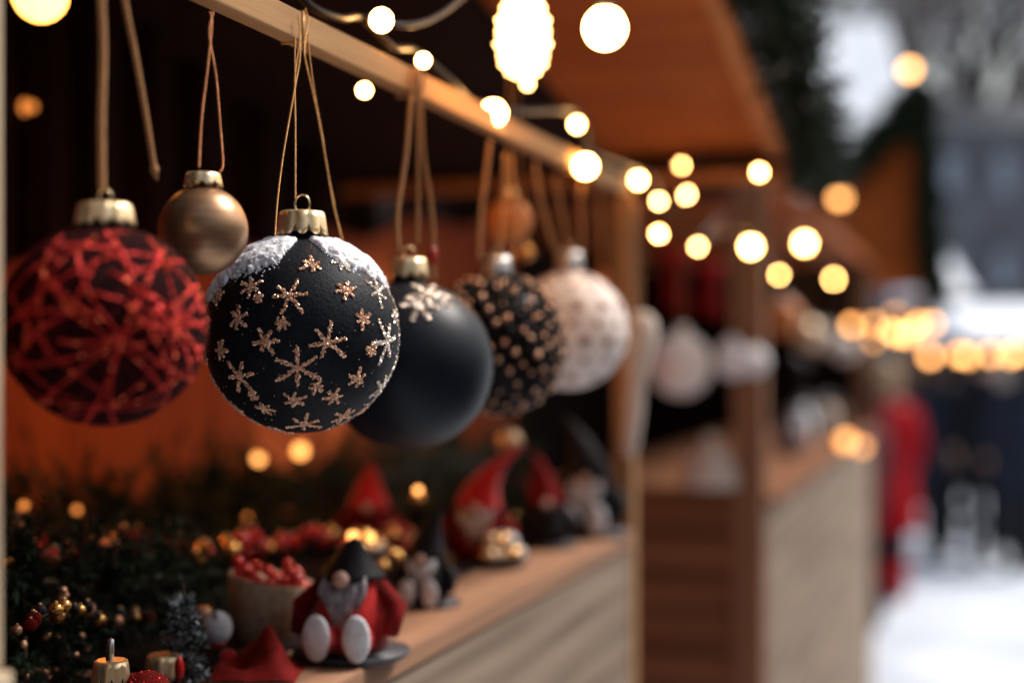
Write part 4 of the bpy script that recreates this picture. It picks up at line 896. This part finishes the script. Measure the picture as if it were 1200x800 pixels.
# ------------------------------------------------------------------ far bulbs
FB = [(998, 381, 36, 6.5), (1023, 380, 36, 6.6), (1021, 399, 34, 6.9), (1049, 368, 35, 6.8), (1045, 388, 40, 6.4), (1052, 392, 38, 6.6), (1070, 386, 40, 6.5), (1064, 394, 38, 6.7), (1077, 379, 36, 6.9), (1093, 379, 36, 6.8), (1090, 417, 38, 8.2), (1134, 417, 38, 9.0), (1124, 415, 34, 9.4), (1161, 415, 36, 9.2), (1184, 416, 38, 9.0), (1194, 412, 36, 9.5)]
FBl = ['first amber bulb at the near end of the far light cluster', 'second bulb of the far cluster upper row', 'lower bulb under the second of the far cluster', 'topmost bulb of the far light cluster', 'brightest bulb in the middle of the far cluster', 'bulb overlapping the brightest one in the far cluster', 'bulb right of the brightest one in the far cluster',
       'bulb under the right middle of the far cluster', 'upper bulb right of the middle of the far cluster', 'last bulb on the right of the far cluster', 'lowest bulb below the far cluster', 'brightest amber bulb of the low far string over the crowd', 'faint bulb left in the low far string', 'third bulb in the low far string', 'fourth bulb in the low far string over the dark coats', 'last bulb in the low far string at the picture edge']
far_pts = []
for (a, lb) in zip(FB, FBl): far_pts.append(bulb(*a, lb, 'farbulb', smin=0.019 if a[3] < 8 else 0.027, group='far bulbs over the crowd')[1])
bulb(991, 516, 36, 4.9, 'amber lamp at the far end of the second counter', 'dimfar', group='counter lamps', smin=0.024)
bulb(1010, 523, 36, 5.4, 'faint amber lamp beside the red coat', 'dimfar', group='counter lamps', smin=0.018)
cable('thin dark cable carrying the far light cluster', sorted(far_pts[:10], key=lambda q: q.x/q.y), 0.006)
cable('thin dark cable carrying the low far string', sorted(far_pts[10:], key=lambda q: q.x/q.y), 0.006)

for px_, py_, Z_, lb in ((991, 500, 4.9, 'thin wire holding the nearer counter lamp under the second roof'), (1010, 508, 5.4, 'thin wire holding the fainter counter lamp under the second roof')):
    q = P(px_, py_, Z_); u_ = uv_of(q)[0]; cable(lb, [q, q+UP*0.25, S(u_, 0.0, CAMZ+0.36), S(u_, 0.03, CAMZ+0.42)], 0.0015)
# ------------------------------------------------------------------ people
def cloth(name, c, c2=None): M[name] = pm(name, c, c2, scale=12, rough=0.85, bump=0.4, bscale=60, spec=0.1); return name
cloth('red_coat', (0.40, 0.006, 0.012), (0.26, 0.003, 0.007)); cloth('navy_coat', (0.02, 0.026, 0.042)); cloth('black_coat', (0.014, 0.015, 0.02)); cloth('grey_coat', (0.16, 0.17, 0.2)); cloth('plum_coat', (0.12, 0.03, 0.035)); cloth('trouser', (0.02, 0.022, 0.03)); cloth('beige_knit', (0.5, 0.42, 0.34))
cloth('blond_hair', (0.42, 0.3, 0.18)); cloth('black_hair', (0.012, 0.01, 0.01)); cloth('brown_hair', (0.09, 0.05, 0.03)); cloth('red_boot', (0.45, 0.01, 0.015)); cloth('dark_boot', (0.02, 0.018, 0.018)); cloth('pale_coat', (0.55, 0.56, 0.6))
def person(label, base, h, face, coat, hair, boots='dark_boot', trouser='trouser', stride=0.12, hat=None, long=0.45, arm=0.25, bag=None, build=1.0, legw=1.0):
    g = thing('person', label, 'person', base, 'visitors in the lane'); b = Vector(base); s = h/1.75
    rot = Matrix.Rotation(face, 3, 'Z')
    def T(x, y, z): return b+rot @ Vector((x*s, y*s, z*s))      # person faces +y locally, x to its right
    V = []; E = []; Rd = []
    def jv(p, r, par=None):
        V.append(T(*p)); Rd.append(r*s)
        if par is not None: E.append((par, len(V)-1))
        return len(V)-1
    pel = jv((0, 0, 0.95), 0.145); wa = jv((0, 0, 1.10), 0.125, pel); ch = jv((0, 0.0, 1.32), 0.145, wa); nk = jv((0, 0.01, 1.49), 0.055, ch); nk2 = jv((0, 0.02, 1.56), 0.055, nk); hd = jv((0, 0.03, 1.66), 0.095, nk2); jv((0, 0.02, 1.72), 0.075, hd)
    hands = []
    for sg in (-1, 1):
        st = stride*sg
        hip = jv((0.09*sg, 0, 0.88), 0.10, pel); kn = jv((0.10*sg, st*0.6+0.03, 0.50), 0.062, hip); an = jv((0.10*sg, st*1.0-0.02, 0.09), 0.042, kn); jv((0.11*sg, st+0.13, 0.035), 0.035, an)
        sh = jv((0.17*sg, 0, 1.42), 0.06, ch); el = jv((0.235*sg, -st*0.4-0.03, 1.14), 0.045, sh); wr_ = jv((0.23*sg, -st*0.8+arm*0.4, 0.93), 0.028, el); pa = jv((0.23*sg, -st*0.8+arm*0.45+0.01, 0.87), 0.028, wr_)
        for fi, (dx, dz) in enumerate(((0.0, 0.085), (0.012, 0.092), (-0.012, 0.08), (0.02, 0.07))):
            k1 = jv((0.23*sg+dx*0.6, -st*0.8+arm*0.46+dx*1.2, 0.87-dz*0.55), 0.009, pa); jv((0.225*sg+dx*0.5, -st*0.8+arm*0.46+dx*1.3+0.012, 0.87-dz), 0.008, k1)
        k1 = jv((0.215*sg, -st*0.8+arm*0.45+0.035, 0.865), 0.010, pa); jv((0.213*sg, -st*0.8+arm*0.45+0.045, 0.835), 0.009, k1)
    me = bpy.data.meshes.new('body'); me.from_pydata([tuple(v-b) for v in V], E, []); ob = bpy.data.objects.new('body', me); COL.objects.link(ob); ob.parent = g; me.materials.append(M['skin'])
    md = ob.modifiers.new('skin', 'SKIN'); md.use_smooth_shade = True
    sk = me.skin_vertices[0].data if me.skin_vertices else None
    if sk is None: 
        ob.data.attributes
    for i, r in enumerate(Rd):
        sk[i].radius = (r, r); sk[i].use_root = (i == 0)
    sb = ob.modifiers.new('sub', 'SUBSURF'); sb.levels = 1; sb.render_levels = 1
    # face
    m = MB()
    for sg in (-1, 1): m.ball(T(0.034*sg, 0.125, 1.665), 0.012*s, 8, 6)
    m.build('eyes', 'char', g); MB().ball(T(0, 0.132, 1.635), 0.016*s, 8, 6, (0.8, 1, 1.4)).build('nose', 'skin', g)
    MB().ball(T(0, 0.118, 1.595), 0.02*s, 8, 6, (1.2, 0.5, 0.35)).build('mouth', 'plum_coat', g)
    # hair, cap-like over crown and back
    m = MB(); m.ball(T(0, -0.005, 1.69), 0.118*s, 18, 12, (0.95, 1.05, 1.02)); m.ball(T(0, -0.05, 1.60), 0.09*s, 14, 10, (1.05, 0.8, 1.3)); m.build('hair', hair, g)
    if hat: 
        MB().lathe([(0.112*s, 0), (0.124*s, 0.02*s), (0.12*s, 0.07*s), (0.085*s, 0.12*s), (0.002, 0.14*s)], T(0, 0.0, 1.70), 20).build('hat', hat, g)
        MB().ball(T(0, 0.0, 1.87), 0.035*s, 10, 8).build('pompom', hat, g)
    # coat: loft of ellipses, plus sleeves
    w_ = build; lo = 1.0-long
    prof = [(0.15*w_+long*0.20, 0.12*w_+long*0.17, lo), (0.155*w_+long*0.16, 0.125*w_+long*0.13, lo+0.1), (0.185*w_, 0.145*w_, 0.98), (0.17*w_, 0.13*w_, 1.12), (0.20*w_, 0.145*w_, 1.30), (0.20*w_, 0.13*w_, 1.41), (0.12, 0.10, 1.475), (0.075, 0.08, 1.52), (0.07, 0.075, 1.545)]
    n0 = 24; vs = []; fs = []
    for (rx, ry, z) in prof:
        for i in range(n0):
            a = 2*math.pi*i/n0; k = 1+0.03*math.sin(a*6+z*5); vs.append(T(rx*k*math.cos(a), ry*k*math.sin(a), z))
    for j in range(len(prof)-1):
        for i in range(n0): a = j*n0+i; c_ = j*n0+(i+1) % n0; fs.append((a, c_, c_+n0, a+n0))
    co = MB().add(vs, fs).build('coat', coat, g); so = co.modifiers.new('s', 'SOLIDIFY'); so.thickness = 0.012
    for sg in (-1, 1):
        st = stride*sg
        MB().tube([T(0.14*sg, 0, 1.44), T(0.19*sg, 0, 1.40), T(0.235*sg, -st*0.3-0.02, 1.25), T(0.24*sg, -st*0.4-0.03, 1.14), T(0.235*sg, -st*0.75+arm*0.36, 0.945)], [0.06*s, 0.075*s, 0.066*s, 0.062*s, 0.05*s], 12).build('sleeve', coat, g)
        MB().tube([T(0.085*sg, 0, 0.98), T(0.095*sg, st*0.15, 0.80), T(0.10*sg, st*0.6+0.03, 0.50), T(0.10*sg, st-0.015, 0.16)], [0.10*s*legw, 0.098*s*legw, 0.075*s*legw, 0.06*s*legw], 12).build('trouser_leg', trouser, g)
        MB().tube([T(0.10*sg, st*0.9-0.01, 0.32), T(0.10*sg, st-0.02, 0.12), T(0.105*sg, st+0.0, 0.055), T(0.11*sg, st+0.10, 0.045), T(0.11*sg, st+0.165, 0.035)], [0.066*s*legw, 0.060*s*legw, 0.058*s*legw, 0.048*s, 0.03*s], 12).build('boot', boots, g)
    if bag:
        q = T(0.27, 0.05, 0.62); MB().wbox(q.x-0.14, q.x+0.14, q.y-0.05, q.y+0.05, q.z-0.18, q.z+0.12).build('bag', bag, g, bevel=0.02)
    return g
def gp_(px, Z): return Vector(((px-HX)/F*Z, Z, 0))
person('person in a long red coat and red boots walking away beside the stalls', gp_(1036, 10.1), 1.68, 0.15, 'red_coat', 'blond_hair', boots='red_boot', long=0.47, stride=0.03, build=1.15, legw=1.35)
person('person with black hair and a plum jacket leaning to the far counter', gp_(1012, 9.2), 1.62, 0.9, 'plum_coat', 'black_hair', long=0.2)
for (px, Z, h, f, coat, hair, kw, lab) in (
    (1100, 12.2, 1.74, 0.1, 'navy_coat', 'brown_hair', dict(long=0.3, hat=None), 'person in a navy coat directly right of the red coat'),
    (1128, 13.5, 1.70, -0.3, 'grey_coat', 'black_hair', dict(long=0.25), 'person in a grey coat between two dark coats'),
    (1152, 12.0, 1.80, 3.0, 'black_coat', 'brown_hair', dict(long=0.4, build=1.1), 'broad person in a long black coat facing the camera'),
    (1176, 12.8, 1.72, 0.2, 'black_coat', 'beige_knit', dict(long=0.35, hat='beige_knit'), 'person in a black coat wearing a beige knitted hat'),
    (1200, 11.5, 1.78, 0.0, 'navy_coat', 'black_hair', dict(long=0.35, build=1.15), 'person in a navy coat cut by the picture edge'),
    (1163, 14.5, 1.76, 0.4, 'navy_coat', 'black_hair', dict(long=0.35, build=1.1), 'person in a navy coat behind the long black coat'),
    (1212, 14.5, 1.80, 0.4, 'black_coat', 'brown_hair', dict(long=0.35, build=1.1), 'person in a black coat half outside the picture edge'),
    (1098, 14.6, 1.70, 0.4, 'plum_coat', 'brown_hair', dict(long=0.3), 'person in a plum coat just behind the first navy coat'),
    (1138, 15.5, 1.78, 0.4, 'black_coat', 'black_hair', dict(long=0.35), 'person in a black coat behind the grey coat'),
    (1085, 16.5, 1.72, 0.0, 'black_coat', 'black_hair', dict(long=0.3), 'distant person in a black coat behind the navy coat'),
    (1115, 17.5, 1.75, 0.3, 'pale_coat', 'brown_hair', dict(long=0.2), 'distant person in a pale jacket'),
    (1142, 18.0, 1.70, 2.8, 'plum_coat', 'black_hair', dict(long=0.3), 'distant person in a plum coat'),
    (1188, 16.0, 1.76, 3.1, 'grey_coat', 'black_hair', dict(long=0.3), 'distant person in a grey coat at the picture edge')):
    person(lab, gp_(px, Z), h, f, coat, hair, **kw)

# ------------------------------------------------------------------ far background
M['slate'] = pm('slate_wall', (0.105, 0.11, 0.128), (0.065, 0.068, 0.08), scale=0.8, rough=0.9)
M['farwall'] = pm('grey_render', (0.34, 0.36, 0.39), (0.25, 0.265, 0.29), scale=0.6, rough=0.9)
M['pane'] = pm('window_glass', (0.3, 0.36, 0.42), (0.15, 0.18, 0.22), scale=2, rough=0.15)
def house(label, x0, x1, Y, depth, eave, ridge, wall, rows, cols):
    g = thing('town_house', label, 'house', ((x0+x1)/2, Y, 0), 'houses beyond the market'); 
    MB().wbox(x0, x1, Y, Y+depth, 0, eave).build('wall', wall, g, smooth=False)
    o = 0.4; MB().prism([(x0-o, Y-o, eave), (x0-o, Y+depth+o, eave), (x0-o, Y+depth/2, ridge)], Vector((x1-x0+2*o, 0, 0))).build('roof', 'slate' if rows == 3 else 'snow', g, smooth=False)
    for r_ in range(rows):
        for c_ in range(cols):
            xa = x0+(x1-x0)*(c_+0.3)/cols; xb = x0+(x1-x0)*(c_+0.7)/cols; za = eave*(r_+0.3)/rows; zb = eave*(r_+0.75)/rows
            f_ = MB().wbox(xa, xb, Y-0.06, Y-0.003, za, zb)  .build('window', 'slate', g, smooth=False)
            MB().wbox(xa+0.1, xb-0.1, Y-0.1, Y-0.063, za+0.1, zb-0.1).build('pane', 'pane', f_, smooth=False)
def X_(px, Z): return (px-HX)/F*Z
def Z_h(py, Z): return CAMZ+(HY-py)/F*Z
house('slate grey house rising behind the right of the crowd', X_(1082, 38), X_(1330, 38), 38, 8, Z_h(150, 38), Z_h(85, 38), 'slate', 3, 4)
house('low house with a broad snow roof behind the far gable', X_(880, 30), X_(1068, 30), 30, 7, Z_h(235, 30), Z_h(20, 33), 'slate', 2, 3)
# low snowy kiosks
def kiosk(label, px0, px1, Z, yt, ye, yb=416):
    g = thing('snowy_kiosk', label, 'kiosk', gp_((px0+px1)/2, Z), 'snow covered kiosks beyond the crowd')
    x0, x1 = X_(px0, Z), X_(px1, Z); MB().wbox(x0, x1, Z, Z+2.5, 0, Z_h(ye, Z)).build('wall', 'brownpost', g, smooth=False)
    MB().prism([(x0-.15, Z-.3, Z_h(ye, Z)), (x0-.15, Z+2.8, Z_h(ye, Z)), (x0-.15, Z+1.2, Z_h(yt, Z))], Vector((x1-x0+.3, 0, 0))).build('roof', 'snow', g, smooth=False)
    MB().wbox(x0+.2, x1-.2, Z-0.05, Z-0.003, 1.0, Z_h(ye, Z)-.2).build('hatch', 'dark', g, smooth=False)
kiosk('low kiosk with a thick snow roof at the picture edge', 1146, 1260, 20, 352, 397)
kiosk('narrow kiosk with a tall snow cap beside the far garland', 1104, 1126, 24, 290, 345)
# bare trees
def tree(label, px, Z, h, seed, name='bare_tree', mat='stem', snow=True):
    rnd = random.Random(seed); b = gp_(px, Z); g = thing(name, label, 'tree', b, 'bare trees behind the market'); tr, cr, sn = MB(), MB(), MB()
    def grow(p, d, L, r, lev):
        q = p+d*L; mid = p.lerp(q, 0.5)+Vector((rnd.uniform(-1, 1), rnd.uniform(-1, 1), 0))*L*0.05
        (tr if lev < 1 else cr).tube([p, mid, q], [r, r*0.85, r*0.7], 6 if lev < 2 else 4)
        if lev > 1: sn.tube([p+UP*r*0.8, mid+UP*r*0.8, q+UP*r*0.8], r*0.75, 3)
        if lev >= 5: return
        for k in range(3 if lev > 0 else 4):
            a = rnd.uniform(0, 6.28); sp = rnd.uniform(0.35, 0.8); dd = (d+Vector((math.cos(a), math.sin(a), rnd.uniform(0, 0.4)))*sp).normalized(); grow(q.lerp(p, rnd.uniform(0, 0.35)), dd, L*rnd.uniform(0.6, 0.8), r*0.6, lev+1)
    grow(b, Vector((rnd.uniform(-.05, .05), 0, 1)).normalized(), h*0.32, h*0.022, 0)
    tr.build('trunk', mat, g); cr.build('crown', mat, g); sn.build('snow', 'snow', g)
tree('tall bare tree above the snow roof', 1000, 44, 20, 1); tree('bare tree with snowy twigs left of the slate house', 1075, 46, 22, 2); tree('large bare tree behind the slate house', 1120, 50, 26, 3)
tree('bare tree over the slate house roof near the picture edge', 1180, 52, 27, 4); tree('bare tree low behind the snow roof', 950, 42, 17, 5)
